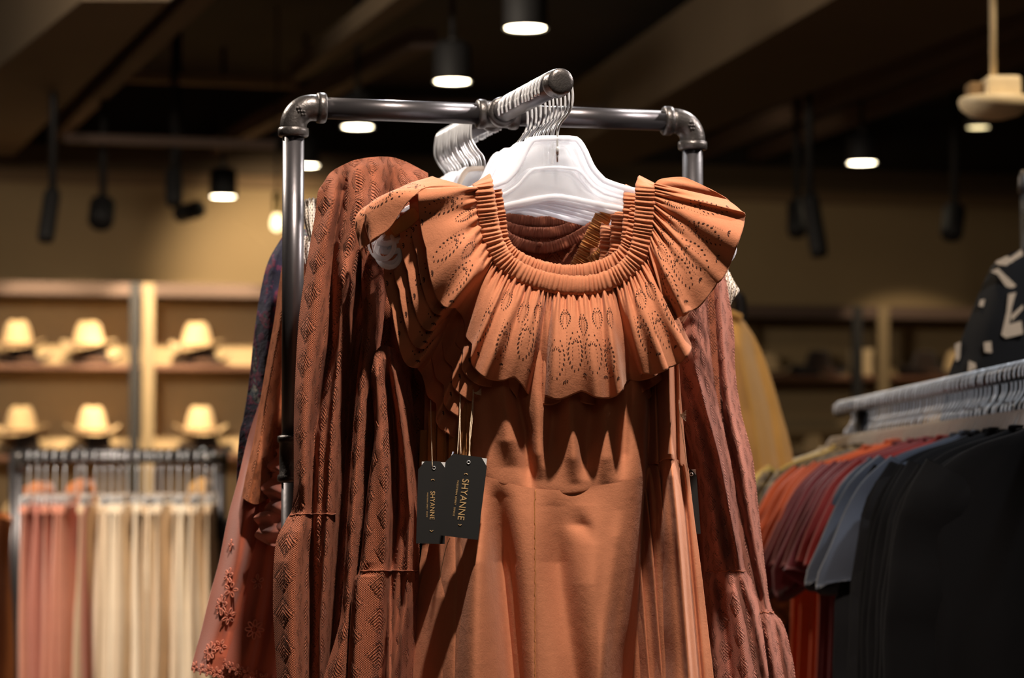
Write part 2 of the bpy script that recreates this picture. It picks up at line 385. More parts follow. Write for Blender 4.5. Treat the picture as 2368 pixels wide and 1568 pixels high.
for k, (x0, x1, y, b, h, m) in enumerate([(270, 690, 175, 9.3, .05, M_trim), (-20, 20, 160, 9.3, .05, M_trim), (150, 640, 318, 9.2, .05, M_beam2), (900, 1500, 235, 9.2, .05, M_beam2)]):
    a0, z = AB(x0, y, b); a1, _ = AB(x1, y, b)
    struct('trim_%d' % (11+k), sbox(a0, a1, b, b+.08, z-h/2, z+h/2), m)
# wall washers (real lamps aimed at the wall)
def sb(px, py, b, z=None):
    p = PB(px, py, b)
    if z is not None: p.z = z
    return p
spot(sb(640, 400, 10.6, 2.95), sb(640, 660, WB), 170, WARM, 70, 0.1, 1.0)
spot(sb(1750, 400, 9.0, 2.95), sb(1750, 560, WB), 14, WARM, 80, 0.1, 1.0)
for ps_, px_, pw in ((370, 460, 430), (160, 190, 250), (-20, 10, 120), (2140, 2140, 60)):
    spot(sb(ps_, 400, 10.3, 2.88), sb(px_, 960, WB-.2), pw*1.1, WARM, 50, 0.04, 0.35)
# ================================================================ shelving with hats
def shelf_unit(px0, px1, label, ys, post_px, mz):
    b0, b1 = WB-.5, WB-.01
    root = empty('hat_shelving', SP((AB(px0, 900, b0)[0]+AB(px1, 900, b0)[0])/2, WB-.25, 0), label, 'shelving')
    a0, a1 = AB(px0, 800, b0)[0], AB(px1, 800, b0)[0]
    for y in ys:
        z = AB(1184, y, b0)[1]; g = sbox(a0, a1, b0, b1, z-.035, z); soft(mk('shelf', *g, M_shelf, root, False), .004)
    zt = AB(1184, mz, b0)[1]
    g = sbox(a0, a1, b0-.04, b1, zt-.09, zt); soft(mk('top_board', *g, M_beam2, root, False), .004)
    g = sbox(a0, a1, b1-.02, b1, 0, zt-.1); mk('back_panel', *g, M_panel if px0 < 0 else M_wall, root, False)
    for p, m, wd in post_px:
        a = AB(p, 800, b0)[0]; g = sbox(a-wd/2, a+wd/2, b0-.05, b0-.01, 0, zt); soft(mk('upright', *g, m, root, False), .004)
    return root, b0
SHL, bS = shelf_unit(-160, 640, 'wall shelving with cream and dark hats, left of the pipe rack', (848, 1048, 1240), ((-60, M_black, .07), (311, M_black, .07), (342, M_postw, .08), (628, M_black, .06)), 668)
SHR, bS = shelf_unit(1640, 2620, 'wall shelving with dark hats, right of the pipe rack', (865, 1060, 1240), ((1700, M_black, .06), (1978, M_black, .08), (2038, M_postw, .09), (2440, M_black, .06)), 698)
g = sbox(AB(1700, 982, WB-.56)[0], AB(2100, 982, WB-.56)[0], WB-.58, WB-.55, AB(1184, 992, WB-.56)[1], AB(1184, 970, WB-.56)[1])
mk('price_rail', *g, M_postw, SHR, False, label='pale rail along the shelf edge')
def hat_geo(kind=0):
    n = 40; V = []; brimr = .17
    prof = [(0.0, .160), (.034, .170), (.058, .162), (.078, .136), (.094, .088), (.108, .03), (.114, .0)]
    if kind: prof = [(0.0, .132), (.02, .136), (.045, .140), (.062, .128), (.074, .09), (.09, .03), (.096, 0)]
    for r, z in prof:
        for k in range(n):
            a = 2*PI*k/n; x, y = r*.86*math.cos(a), r*1.12*math.sin(a); dz = -0.022*math.exp(-(x/.02)**2)*(1 if r < .07 else 0)*max(0, 1-abs(y)/.09)
            V.append((x, y, z+dz))
    for r in (.125, .145, .16, .172):
        for k in range(n):
            a = 2*PI*k/n; lift = .055*(max(0,r-.105)/.067)**1.6*abs(math.cos(a))**2.2 - .006*abs(math.sin(a))
            V.append((r*math.cos(a)*.95, r*1.12*math.sin(a), lift))
    m = len(prof)+4; Fc = [(i*n+k, i*n+(k+1) % n, (i+1)*n+(k+1) % n, (i+1)*n+k) for i in range(m-1) for k in range(n)]; Fc.append(tuple(range(n))[::-1])
    return np.array(V), Fc
def make_hat(mat, kind, label):
    r = empty('cowboy_hat', (0, 0, 0), label, 'hat'); v, f = hat_geo(kind)
    thick(mk('hat_body', v, f, mat, r, world=False), .005)
    bv, bf = latheg([(.1155, .004), (.1130, .022), (.110, .026)], n=32, sx=.87, sy=1.13); mk('hat_band', bv, bf[:-2], M_band, r, world=False); return r
hc = make_hat(M_hat, 0, ''); hd = make_hat(M_hatd, 1, '')
first = {0: True, 1: True}
def place_hat(px, ybrim, dark, label, b=WB-.27, s=1.0, rz=0.0):
    src = hd if dark else hc; p = PB(px, ybrim, b)
    o = src if first[dark] else dup(src)
    first[dark] = False; o.location = p; o.rotation_euler = (0, 0, math.radians(15)+rz); o.scale = (s, s, s); o['label'] = label; o['group'] = 'hats on the wall shelves'; return o
PL = []
def hat_stack(px, yshelf, label_c, label_d, top=None, s=1.0, rz=0, sd=1.15):
    zs = AB(1184, yshelf, WB-.27)[1]
    if label_d: o = place_hat(px+14, yshelf, 1, label_d, s=sd, rz=rz+.3); o.location.z = zs+.012; z = zs + (.15 if yshelf == 1048 else .11)
    else: z = zs + .012
    if label_c: o = place_hat(px, yshelf, 0, label_c, s=s, rz=rz); o.location.z = z
ROWS = ((848, 'top'), (1048, 'middle'), (1240, 'bottom'))
for px, nm in ((40, 'leftmost in the row'), (205, 'left of the black shelf upright'), (455, 'right of the shelf uprights')):
    for ys, rn in ROWS:
        hat_stack(px + (8 if ys == 1048 else 0), ys, 'cream western hat, %s left wall shelf, %s' % (rn, nm), 'dark hat under the cream one, %s left shelf, %s' % (rn, nm), s=1.12 if ys < 1100 else 1.2, rz=rnd.uniform(-.5, .5))
for px, c, nm in ((1893, 0, 'behind the mustard coat'), (2140, 0, 'between the pale upright and the patterned jacket')):
    zs = AB(1184, 865, WB-.27)[1]; o = place_hat(px, 865, 1, 'tall black hat on the right shelving %s' % nm, s=1.25, rz=.2); o.location.z = zs+.012
for px, ys, nm, s in ((1780, 865, 'beside the mustard coat', .95), (2215, 865, 'beside the patterned jacket', 1.1), (2160, 1030, 'just above the steel hooks of the shirt rack', .95), (1880, 1060, 'below the tall black hat', .9)):
    zs = AB(1184, ys, WB-.27)[1]; o = place_hat(px, ys, 0, 'cream hat on the right shelving %s' % nm, s=s, rz=rnd.uniform(-1, 1)); o.location.z = max(zs, AB(1184, 1060, WB-.27)[1])+.012 + (.09 if ys == 1030 else 0)
p = PB(2005, 862, WB-.4); z = AB(1184, 865, bS)[1]; a = AB(2005, 862, WB-.5)[0]
bx = empty('hat_box', SP(a, WB-.35, z), 'cream upright hat box between the shelf uprights on the right shelving', 'box')
soft(mk('box_body', *sbox(a-.062, a+.062, WB-.46, WB-.3, z, z+.17), cloth('cream_card', (.66, .50, .30, 1)), bx, False), .006); soft(mk('lid', *sbox(a-.066, a+.066, WB-.464, WB-.296, z+.15, z+.20), cloth('cream_card_lid', (.66, .50, .30, 1)), bx, False), .006)
# ================================================================ lamps and other ceiling fixtures
def can(px, py, Yd, label, glow=M_lamp, r=.0775, tilt=0.0, stem=True, body=True):
    p = P(px, py, Yd); root = empty('ceiling_spotlight', p, label, 'lamp', 'round warm ceiling lamps')
    if body:
        v, f = latheg([(r*1.12, .0), (r*1.15, .02), (r*1.15, .16), (r*.8, .19), (.02, .2)], n=28); f = f[:-2] + [f[-1]]; mk('housing', v+np.array(p), f, M_black, root)
    v, f = latheg([(r, .004), (r*.98, .010), (0.001, .012)], n=28); mk('lamp_disc', v+np.array(p), f, glow, root, label='glowing lamp face')
    mk('stem', *tubeg([p+Vector((0, 0, .19)), Vector((p.x, p.y, 3.62))], .014), M_black, root)
    return root
can(1215, 67, 8.6, 'large round ceiling lamp above the end cap of the front arm')
can(1046, 190, 10.0, 'round ceiling lamp just above the top pipe, left of the front arm')
can(827, 295, 11.6, 'round ceiling lamp just below the left half of the top pipe')
can(516, 456, 13.9, 'round ceiling lamp left of the rack, against the bright wall', r=.0775)
can(706, 384, 13.4, 'round ceiling lamp partly hidden by the left upright of the rack')
can(1993, 378, 13.3, 'round ceiling lamp in the dark right of the rack', r=.082)
can(2262, 296, 12.0, 'dim thin ceiling lamp under the round pendant', M_lampw, .06)
# bare bulb
p = P(640, 515, 12.5); r_ = empty('hanging_bulb', p, 'small amber hanging bulb beside the left upright of the rack', 'lamp')
mk('bulb', *(lambda g: (g[0]+np.array(p), g[1]))(latheg([(.004, -.05), (.03, -.035), (.036, 0), (.026, .035), (.016, .055)], n=20)), M_lampw, r_)
mk('socket', *(lambda g: (g[0]+np.array(p), g[1]))(latheg([(.018, .05), (.024, .07), (.024, .17), (.01, .18)], n=20)), simple('brass', (.6, .42, .16, 1), .35, .8), r_)
mk('cable', *tubeg([p+Vector((0, 0, .17)), Vector((p.x, p.y, 3.62))], .006), M_black, r_)
# pendant on a rod, top right
p = P(2300, 250, 6.2); M_cr = simple('cream_enamel', (.80, .66, .44, 1), .5)
r_ = empty('pendant_projector', p, 'cream disc with a boxy head hanging on a rod at top right', 'pendant')
mk('disc', *(lambda g: (g[0]+np.array(p), g[1]))(latheg([(.03, -.032), (.07, -.022), (.096, -.002), (.104, .018), (.098, .030), (.03, .036)], n=40)), M_cr, r_)
soft(mk('head_box', *boxg(p+Vector((.018, 0, .058)), (.10, .10, .062)), M_cr, r_, False), .012, 4); soft(mk('side_box', *boxg(p+Vector((-.05, .02, .052)), (.05, .07, .045)), M_trim, r_, False), .006, 3)
mk('rod', *tubeg([p+Vector((-.003, 0, .08)), Vector((p.x-.003, p.y, 3.62))], .0105, 16), M_cr, r_)
spot(p + Vector((.25, -.6, .75)), p+Vector((0, 0, .03)), 40, WARM, 30, .04)
# dark track heads against the wall
def track_head(px0, py0, px1, py1, Yd, r, label):
    a, b = P(px0, py0, Yd), P(px1, py1, Yd-.12); root = empty('track_light', a, label, 'track light')
    mk('housing', *tubeg([a, a.lerp(b, .1), a.lerp(b, .9), b], [r*.8, r, r, r*.9], 18), M_black, root)
    mk('stem', *tubeg([Vector((a.x, a.y, 3.62)), a], .022, 10), M_black, root); return root
track_head(122, 440, 105, 555, 11.5, .045, 'long dark track light hanging at the far left of the wall')
track_head(238, 468, 232, 515, 12.6, .075, 'small dark track light second from the left before the wall')
track_head(402, 395, 402, 470, 12.5, .05, 'slim dark track light left of the lit lamp before the bright wall')
track_head(412, 496, 462, 482, 13.2, .055, 'dark sideways track light beneath the slim one before the bright wall')
track_head(1843, 470, 1843, 540, 13.2, .06, 'dim track light right of the rack, left of the long dark one')
track_head(1872, 450, 1895, 590, 12.0, .05, 'long dark track light leaning right, right of the rack')
track_head(2208, 480, 2200, 545, 13.2, .07, 'dim track light above the patterned jacket')
# ================================================================ pipe rack in front
ZP = T0.z; RP = 0.0167; AL = -0.3245; AR = 0.3266
rack = empty('clothing_rack', SP(0, 0, 0), 'dark steel pipe clothing rack with elbows and a cross arm full of hangers', 'clothing rack')
def rk(name, g, mat=M_fit, parent=rack, smooth=True, label=None): return mk(name, g[0], g[1], mat, parent, smooth, label=label)
def ringed(p0, d, prof, n=40):
    """lathe profile (r, t) swept along direction d from p0"""
    d = Vector(d).normalized(); q = d.to_track_quat('Z', 'Y').to_matrix(); v, f = latheg(prof, n=n)
    v = v @ np.array(q).T + np.array(p0); return v, f
for A, sgn in ((AL, -1), (AR, 1)):
    rk('pipe', tubeg([SP(sgn*.024, 0, ZP), SP(A-sgn*.036, 0, ZP)], RP, 40), M_pipe)
    # elbow
    R = .030; cx = A - sgn*R; pts = [SP(cx-sgn*.010, 0, ZP)]
    for k in range(13): t = PI/2*k/12; pts.append(SP(cx+sgn*R*math.sin(t), 0, ZP-R+R*math.cos(t)))
    pts.append(SP(A, 0, ZP-R-.008)); el = rk('elbow', tubeg(pts, .0205, 40))
    rk('collar', ringed(SP(cx-sgn*.010, 0, ZP), E1*(-sgn), [(.0205, -.004), (.0232, -.003), (.0238, .002), (.0235, .008), (.0220, .010), (.0175, .0105)]), parent=el)
    rk('collar', ringed(SP(A, 0, ZP-R-.006), (0, 0, -1), [(.0205, -.004), (.0232, -.003), (.0238, .002), (.0235, .008), (.0220, .010), (.0175, .0105)]), parent=el)
    # cast diamond mark in relief
    ang = PI/4; cm = SP(cx+sgn*R*math.sin(ang), 0, ZP-R+R*math.cos(ang)) - E2*.0205
    vs = []
    for i in range(3):
        for j in range(3):
            if (i, j) in ((0, 0), (2, 2)): continue
            o = Vector((0, 0, 0)) + E1*((i-1)*.0042) + Vector((0, 0, 1))*((j-1)*.0050) + E1*((j-1)*.0015*sgn)
            vs.append(latheg([(.0022, -.001), (.0020, .0014), (.001, .002)], c=(0, 0, 0), n=8)); v = vs[-1][0] @ np.array((-E2).to_track_quat('Z', 'Y').to_matrix()).T + np.array(cm+o); vs[-1] = (v, vs[-1][1])
    rk('cast_mark', join(vs), parent=el)
    zc = P(657 if sgn < 0 else 1603, 1060, 3.315 if sgn < 0 else 3.485).z
    rk('post', tubeg([SP(A, 0, ZP-R-.004), SP(A, 0, zc)], RP, 40), M_pipe)
    rk('coupling', ringed(SP(A, 0, zc+.034), (0, 0, -1), [(.0168, -.002), (.0225, 0), (.0232, .004), (.0225, .009), (.0200, .011), (.0198, .058), (.0225, .060), (.0232, .065), (.0225, .069), (.0168, .071)]))
    rk('post', tubeg([SP(A, 0, zc), SP(A, 0, .13)], RP, 40), M_pipe)
    rk('foot', tubeg([SP(A, -.33, .06), SP(A, .33, .06)], RP, 24), M_pipe)
    rk('foot_tee', ringed(SP(A, 0, .04), (0, 0, 1), [(.022, 0), (.024, .01), (.022, .02), (.021, .10), (.024, .11), (.022, .12)]))
    for b in (-.33, .33): rk('foot_cap', ringed(SP(A, b, 0), (0, 0, 1), [(.03, 0), (.032, .01), (.022, .02), (.022, .07), (.015, .085)]))
# cross fitting and arms
for sgn in (-1, 1):
    rk('cross_fitting', ringed(SP(sgn*.002, 0, ZP), E1*sgn, [(.0205, -.002), (.0208, .016), (.0225, .018), (.0232, .022), (.0232, .028), (.0220, .031), (.0170, .032)]))
    rk('cross_socket', ringed(SP(0, sgn*.008, ZP), E2*sgn, [(.0200, -.002), (.0205, .014), (.0232, .017), (.0235, .026), (.0220, .030), (.0170, .031)]))
    rk('arm', tubeg([SP(0, sgn*.03, ZP), SP(0, sgn*.345, ZP)], RP, 40), M_pipe)
    rk('end_cap', ringed(SP(0, sgn*.328, ZP), E2*sgn, [(.0170, 0), (.0202, .001), (.0208, .004), (.0208, .010), (.0198, .012), (.0196, .024), (.0180, .0275), (.0120, .0290), (.004, .0292)]), label='rounded cast end cap')
# ================================================================ clear hangers
def up(x):
    X = [0, .030, .037, .043, .052, .070, .10, .14, .18, .215, .236, .243]; Z = [0, 0, -.005, -.019, -.042, -.061, -.072, -.081, -.098, -.119, -.137, -.150]
    return np.interp(x, X, Z)
def lo(x):
    X = [0, .03, .06, .09, .12, .16, .20, .225, .236, .243]; Z = [-.082, -.088, -.094, -.100, -.106, -.119, -.141, -.158, -.164, -.157]
    return np.interp(x, X, Z)
xs = np.concatenate([np.linspace(0, .03, 4), np.linspace(.034, .07, 9), np.linspace(.08, .243, 15)])
xs = np.concatenate([-xs[:0:-1], xs]); upz = up(abs(xs)); loz = lo(abs(xs))
for _ in range(2): upz[1:-1] = (upz[:-2]+2*upz[1:-1]+upz[2:])/4; loz[1:-1] = (loz[:-2]+2*loz[1:-1]+loz[2:])/4
def hanger_geo(nr=6):
    n = len(xs); V = []; Z0 = -.078
    for y in (-.0012, .0012):
        for x, a, b in zip(xs, upz, loz): V += [(x, y, Z0+a-.003), (x, y, Z0+b+.003)]
    Fc = []
    for s in (0, 1):
        for i in range(n-1): q = s*2*n + 2*i; Fc.append((q, q+1, q+3, q+2))
    rim = [(x, 0, Z0+a) for x, a in zip(xs, upz)] + [(x, 0, Z0+b) for x, b in zip(xs[::-1], loz[::-1])]
    g = tubeg(rim, .0022, nr, closed=True, flat=2.2)
    inner = [(x, 0, Z0+b+.5*(a-b)) for x, a, b in zip(xs[4:-4], upz[4:-4], loz[4:-4])]
    h = tubeg(inner, .0012, 5, flat=2.2)
    return join([g, h]), (np.array(V), Fc)
(HV, HF), HW = hanger_geo()
def hook_pts(m=1):
    p = [(-.0235, -.016), (-.0245, -.008)]
    for k in range(9): a = math.radians(180-k*180/8); p.append((.0240*math.cos(a), -.0058+.0240*math.sin(a)))
    p += [(.0250, -.018), (.0235, -.032), (.016, -.046), (.007, -.057), (.0035, -.068), (.003, -.082), (.003, -.112)]
    return [(x*m, 0, z) for x, z in crs(np.array(p), 44)]
HKV = {m: tubeg(hook_pts(m), .0019, 8) for m in (1, -1)}
LPG = []
for s in (-1, 1):
    lp = [(s*.236, 0, -.205), (s*.250, 0, -.218), (s*.256, 0, -.238), (s*.247, 0, -.254), (s*.232, 0, -.256), (s*.222, 0, -.244), (s*.224, 0, -.226)]
    LPG.append(tubeg(crs(np.array(lp+lp[:1]), 26)[:-1], .0026, 8, closed=True, flat=1.4))
HM = {}
def hanger(loc, rz, label, group, m=1, ends=False, mat=M_plas, tilt=0.0, hookmat=M_chrome):
    key = (m, mat.name, ends)
    if key not in HM:
        r = empty('clothes_hanger', loc, label, 'hanger', group, rz)
        b = mk('hanger_body', HV, HF, mat, r, world=False); mk('web', *HW, M_web, r, world=False, label='thin clear web of the hanger'); h = mk('hook', *HKV[m], hookmat, r, world=False, label='bent steel wire hook')
        sl = latheg([(.0028, 0), (.0028, .010), (.002, .011)], c=(.003*m, 0, -.101), n=10); mk('hook_socket', *sl, M_chrome, r, world=False)
        if ends:
            for g in LPG: mk('end_loop', *g, mat, r, world=False, label='clear teardrop loop at the hanger end')
        HM[key] = r
    else: r = dup(HM[key], loc, rz, label, group)
    r.location = loc; r.rotation_euler = (0, tilt, rz); return r
RZ0 = math.radians(15.15)
def arm_pt(b, dz=0.0): return SP(0, b, ZP + .0005 + dz)      # hook origin is the pipe axis
FRONT = [(-.326, -15.2, 'front-most clear hanger, carrying the terracotta suede dress'), (-.309, -9, 'clear hanger directly behind the front-most one on the front arm'),
         (-.288, -5, 'third clear hanger from the front arm cap'), (-.268, -1, 'fourth clear hanger from the front arm cap'), (-.252, 2, 'fifth clear hanger from the front arm cap'),
         (-.234, 5, 'sixth clear hanger from the front arm cap'), (-.212, 1, 'seventh clear hanger from the front arm cap'), (-.192, 7, 'eighth clear hanger from the front arm cap'),
         (-.166, 4, 'ninth clear hanger from the front arm cap'), (-.140, 9, 'tenth clear hanger from the front arm cap'), (-.118, 6, 'eleventh clear hanger, deep in the front arm row'), (-.094, 10, 'twelfth clear hanger, nearest the cross fitting in front')]
for k, (b, yaw, lab) in enumerate(FRONT):
    hanger(arm_pt(b), RZ0+math.radians(yaw), lab, 'clear hangers on the front arm', 1, ends=(k < 3), tilt=math.radians(rnd.uniform(-2, 2)) if k else 0)
nR = 20
for k in range(nR):
    b = .075 + k*.0132 + rnd.uniform(-.002, .002)
    lab = 'clear hanger with steel hook, packed in the row on the rear arm'
    if k == nR-1: lab = 'last clear hanger at the far end of the rear arm'
    hanger(arm_pt(b), RZ0+math.radians(rnd.uniform(-4, 6)), lab, 'clear hangers on the rear arm', -1, mat=M_plasw if k % 3 == 0 else M_plas, tilt=math.radians(rnd.uniform(-3, 3)))
# ================================================================ the suede ruffle dress
HK = arm_pt(-.326)
def ydep(px): return 3.0
def band(name, path, wpx, Yd, parent, mat=M_suede, ribs=70, seed=1, amp=.0022, nu=420, label=None, bulge=.006):
    """gathered elastic strip along a pixel path"""
    r = random.Random(seed); pth = np.array(path, float); n = nu
    q = crs(pth, n) if pth.shape[1] == 3 else crs(np.concatenate([pth, np.full((len(pth), 1), Yd)], 1), n)
    seg = np.linalg.norm(np.diff(q[:, :2], axis=0), axis=1); s = np.concatenate([[0], np.cumsum(seg)]); s /= s[-1]
    t = np.gradient(q[:, :2], axis=0); t /= np.linalg.norm(t, axis=1)[:, None]; nn = np.stack([-t[:, 1], t[:, 0]], 1)
    ph = 2*PI*ribs*s + 1.4*np.sin(2*PI*7*s+r.random()*6) + 1.1*np.sin(2*PI*17*s+r.random()*6)
    mm = 14; V = []
    for j in range(mm):
        a = 2*PI*j/mm; c, sn = math.cos(a), math.sin(a)
        rip = np.sin(ph + .8*c)*(.75+.25*np.sin(2*PI*11*s))
        wv = wpx/2*(1 + .05*rip + .03*np.sin(2*PI*23*s))
        px = q[:, 0] + nn[:, 0]*wv*c; py = q[:, 1] + nn[:, 1]*wv*c
        Y = q[:, 2] - (bulge + amp*rip)*(1 if sn > 0 else .6)*sn
        V.append(PA(np.stack([px, py, Y], -1)))
    V = np.stack(V, 1); Fc = [(i*mm+k, i*mm+(k+1) % mm, (i+1)*mm+(k+1) % mm, (i+1)*mm+k) for i in range(n-1) for k in range(mm)]
    Fc.append(tuple(range(mm))[::-1]); Fc.append(tuple((n-1)*mm+k for k in range(mm)))
    return mk(name, V.reshape(-1, 3), Fc, mat, parent, label=label)
NECK = [(1112, 414, 3.10), (1115, 419, 3.066), (1118, 430, 3.042), (1124, 470), (1132, 520), (1143, 562), (1166, 602), (1200, 628), (1250, 648), (1310, 659), (1370, 658), (1418, 643), (1456, 616), (1478, 580), (1487, 535), (1491, 480), (1492, 432, 3.042), (1495, 421, 3.066), (1498, 415, 3.10)]
NECK = [p if len(p) == 3 else p + (3.040,) for p in NECK]
# ruffle stations: inner (px,py), outer (px,py,dY), inner dY
ST = [((1108, 432), (968, 436), -.005), ((1104, 462), (976, 500), -.012), ((1108, 500), (985, 575), -.016), ((1118, 535), (1003, 655), -.022), ((1130, 565), (1028, 702), -.02),
      ((1142, 588), (1058, 712), -.004), ((1148, 600), (1070, 722), .034), ((1156, 612), (1076, 772), .004), ((1170, 626), (1090, 798), -.018), ((1184, 636), (1092, 836), -.026), ((1204, 648), (1122, 866), -.030),
      ((1224, 657), (1162, 876), -.022), ((1244, 664), (1190, 873), -.018), ((1258, 668), (1222, 902), -.012), ((1268, 670), (1246, 910), .034), ((1284, 674), (1258, 910), -.016), ((1306, 677), (1296, 919), -.030),
      ((1330, 678), (1345, 905), -.028), ((1356, 678), (1378, 914), -.030), ((1382, 674), (1412, 914), -.024), ((1404, 667), (1444, 897), -.016), ((1420, 660), (1470, 868), .036), ((1436, 650), (1478, 858), -.010),
      ((1452, 640), (1510, 860), -.026), ((1466, 628), (1548, 850), -.030), ((1478, 612), (1586, 820), -.022), ((1488, 596), (1600, 792), .0), ((1493, 580), (1572, 742), .040), ((1498, 566), (1543, 738), -.002), ((1502, 548), (1572, 728), -.024),
      ((1506, 526), (1612, 708), -.026), ((1508, 505), (1645, 668), -.012), ((1510, 486), (1668, 640), -.020), ((1511, 468), (1692, 585), -.022), ((1512, 450), (1722, 506), -.016), ((1513, 436), (1706, 484), -.006), ((1514, 424), (1682, 462), .008)]
DR = empty('suede_dress', HK, 'terracotta suede dress at the front with scalloped cut-out ruffle collar', 'dress', 'terracotta suede dresses')
def ruffle(parent):
    st = np.array([[a[0], a[1], b[0], b[1], d] for a, b, d in ST]); n = 640; q = crs(st, n); s = np.linspace(0, len(ST)-1, n)
    J = [0, 2, 5, 8, 12, 17, 20.5, 24, 26, 29.5, 31.5, 34, 36]; sc = np.zeros(n)
    for a, b in zip(J[:-1], J[1:]):
        m = (s >= a) & (s <= b); sc[m] = np.sin(PI*(s[m]-a)/(b-a))**.7
    m = 56; v = np.linspace(0, 1, m)[:, None]
    ox = q[:, 2]-q[:, 0]; oy = q[:, 3]-q[:, 1]; L = np.hypot(ox, oy); ext = 1 + 7*sc/L
    g1 = np.sin(2*PI*s*.52+np.sin(s*1.3)*1.2); g2 = np.sin(2*PI*s*1.9+1.7*np.sin(s*.8)); g3 = np.sin(2*PI*s*.98+1.9*np.sin(s*.6)+1)
    vv = v**1.0
    px = q[None, :, 0] + ox[None]*ext[None]*vv; py = q[None, :, 1] + oy[None]*ext[None]*vv
    sag = np.sin(PI*np.clip(vv, 0, 1))
    # fold amplitude grows outward, fine gathers die away
    dep = q[None, :, 4]*vv**.8 - .018*sag - .0036*g2[None]*np.exp(-(vv*5.5)**2) - .0030*g3[None]*np.exp(-(vv*2.2)**2) - .0085*g1[None]*vv**.8
    dep = dep - .003*np.sin(2*PI*s*.31+.5)[None]*vv
    Y = 3.040 + .004 + dep
    # lateral lean toward each sharp valley so that the pleats overlap a little
    lean = -np.gradient(q[:, 4])/np.gradient(s); px = px + (lean*120)[None]*vv**1.5
    pts = PA(np.stack([px, py, Y], -1)); du = np.concatenate([[0], np.cumsum(np.linalg.norm(np.diff(pts[m//2], axis=0), axis=1))])
    UV = np.stack(np.meshgrid(du, np.linspace(0, -.13, m)), -1).reshape(-1, 2)
    o = mk('ruffle', pts.reshape(-1, 3), gridfaces(m, n), M_suede, parent, uv=UV, label='scalloped ruffle collar with leaf cut-outs'); thick(o, .0012)
    return o, Surf(pts)
RUF, RS_ = ruffle(DR)
def motifs(surf, us, vc, hv, wmax=.011, seed=3, fl=True, k=1.0):
    r = random.Random(seed); S = []
    for u in us:
        c = vc + r.uniform(-.04, .04)
        for j in range(9):                                   # leaf of paired petals
            t = j/8; y = (t-.5)*hv; wd = wmax*math.sin(PI*(.12+.8*t))
            L = (.0046 if j % 2 else .0040)*k*(.7+.5*math.sin(PI*t))
            S.append((u, c, -wd, y, L, .0020*k, -.55)); S.append((u, c, wd, y, L, .0020*k, .55))
            if j < 6: S.append((u, c, -wd*.45, y*.8+.004, .002*k, .0010*k, -.5)); S.append((u, c, wd*.45, y*.8+.004, .002*k, .0010*k, .5))
        for a in (-1.1, -.55, 0, .55, 1.1): S.append((u, c, .0055*math.sin(a), -hv*.18+.005*math.cos(a)*-1, .0036*k, .0015*k, -a))
        if fl:
            for j in range(5): S.append((u, c, .013, hv*.15+j*.0035, .0012*k, .0009*k, 0))
            for a in (-.7, 0, .7): S.append((u, c, .013+.003*math.sin(a), hv*.15+.024, .0052*k, .0018*k, a))
            for j in range(7): S.append((u, c, -.013, -hv*.55+j*.0045, .0013*k, .0009*k, 0))
    return S
US = [(x+.5)/36 for x in (.3, 1.9, 3.3, 8.0, 9.8, 11.6, 12.7, 15.1, 16.3, 17.6, 18.8, 22.6, 23.8, 25.0, 28.6, 29.8, 31.2, 32.6, 33.8)]
petals(RS_, motifs(RS_, US, .60, .052), M_hole, 'cutout_pattern', RUF)
US2 = [(x+.5)/36 for x in (1.1, 2.6, 9.0, 10.7, 12.2, 15.6, 17.0, 18.2, 19.3, 23.2, 24.4, 29.2, 30.5, 32.0, 33.2)]
petals(RS_, motifs(RS_, US2, .27, .030, .007, 8, False, .8), M_hole, 'cutout_pattern', RUF)
band('neckband', NECK, 46, 3.040, DR, ribs=74, label='gathered elastic neckband')
# rear neckband seen through the neck opening
band('back_neckband', [(1140, 440, 3.075), (1150, 500, 3.08), (1160, 560, 3.082), (1190, 596, 3.08), (1250, 622, 3.078), (1320, 632, 3.078), (1390, 620, 3.08), (1440, 592, 3.082), (1466, 540, 3.08), (1476, 470, 3.08)], 40, 0, DR, ribs=60, seed=4, label='rear half of the gathered neckband')
# back of the ruffle over both shoulders
bl, bls = sheet('back_ruffle', [[(1092, 436, 3.06), (1060, 430, 3.05), (1000, 430, 3.035), (975, 436, 3.03)],
    [(1080, 432, 3.05), (1020, 436, 3.04), (960, 450, 3.03), (940, 470, 3.03)], [(1040, 420, 3.07), (960, 432, 3.05), (900, 455, 3.035), (900, 530, 3.04)],
    [(1010, 412, 3.09), (940, 430, 3.07), (868, 470, 3.05), (858, 560, 3.05)], [(1000, 408, 3.10), (930, 432, 3.09), (846, 484, 3.06), (862, 585, 3.065)]], 60, 60, M_suede, DR, back=0, wr=(3, .004)); thick(bl, .0012)
bl['label'] = 'rear flap of the ruffle spread over the left shoulder'
petals(bls, motifs(bls, [.35, .65], .62, .05, seed=12), M_hole, 'cutout_pattern', bl)
br, brs = sheet('back_ruffle', [[(1512, 426, 3.06), (1530, 414, 3.065), (1580, 410, 3.07), (1610, 424, 3.07)], [(1520, 440, 3.06), (1560, 424, 3.06), (1640, 440, 3.07), (1684, 462, 3.07)],
    [(1540, 460, 3.07), (1600, 450, 3.07), (1670, 470, 3.08), (1686, 500, 3.08)], [(1560, 500, 3.08), (1620, 520, 3.09), (1670, 540, 3.09), (1690, 560, 3.09)]], 50, 40, M_suede, DR, back=0, wr=(5, .004)); thick(br, .0012)
sheet('shoulder_strap', [[(985, 455, 3.06), (965, 470, 3.055), (945, 490, 3.055)], [(960, 480, 3.05), (930, 500, 3.045), (905, 520, 3.05)], [(975, 500, 3.05), (940, 530, 3.05), (912, 545, 3.055)]], 16, 20, M_suede_in, DR, back=.004, wr=(9, .001))
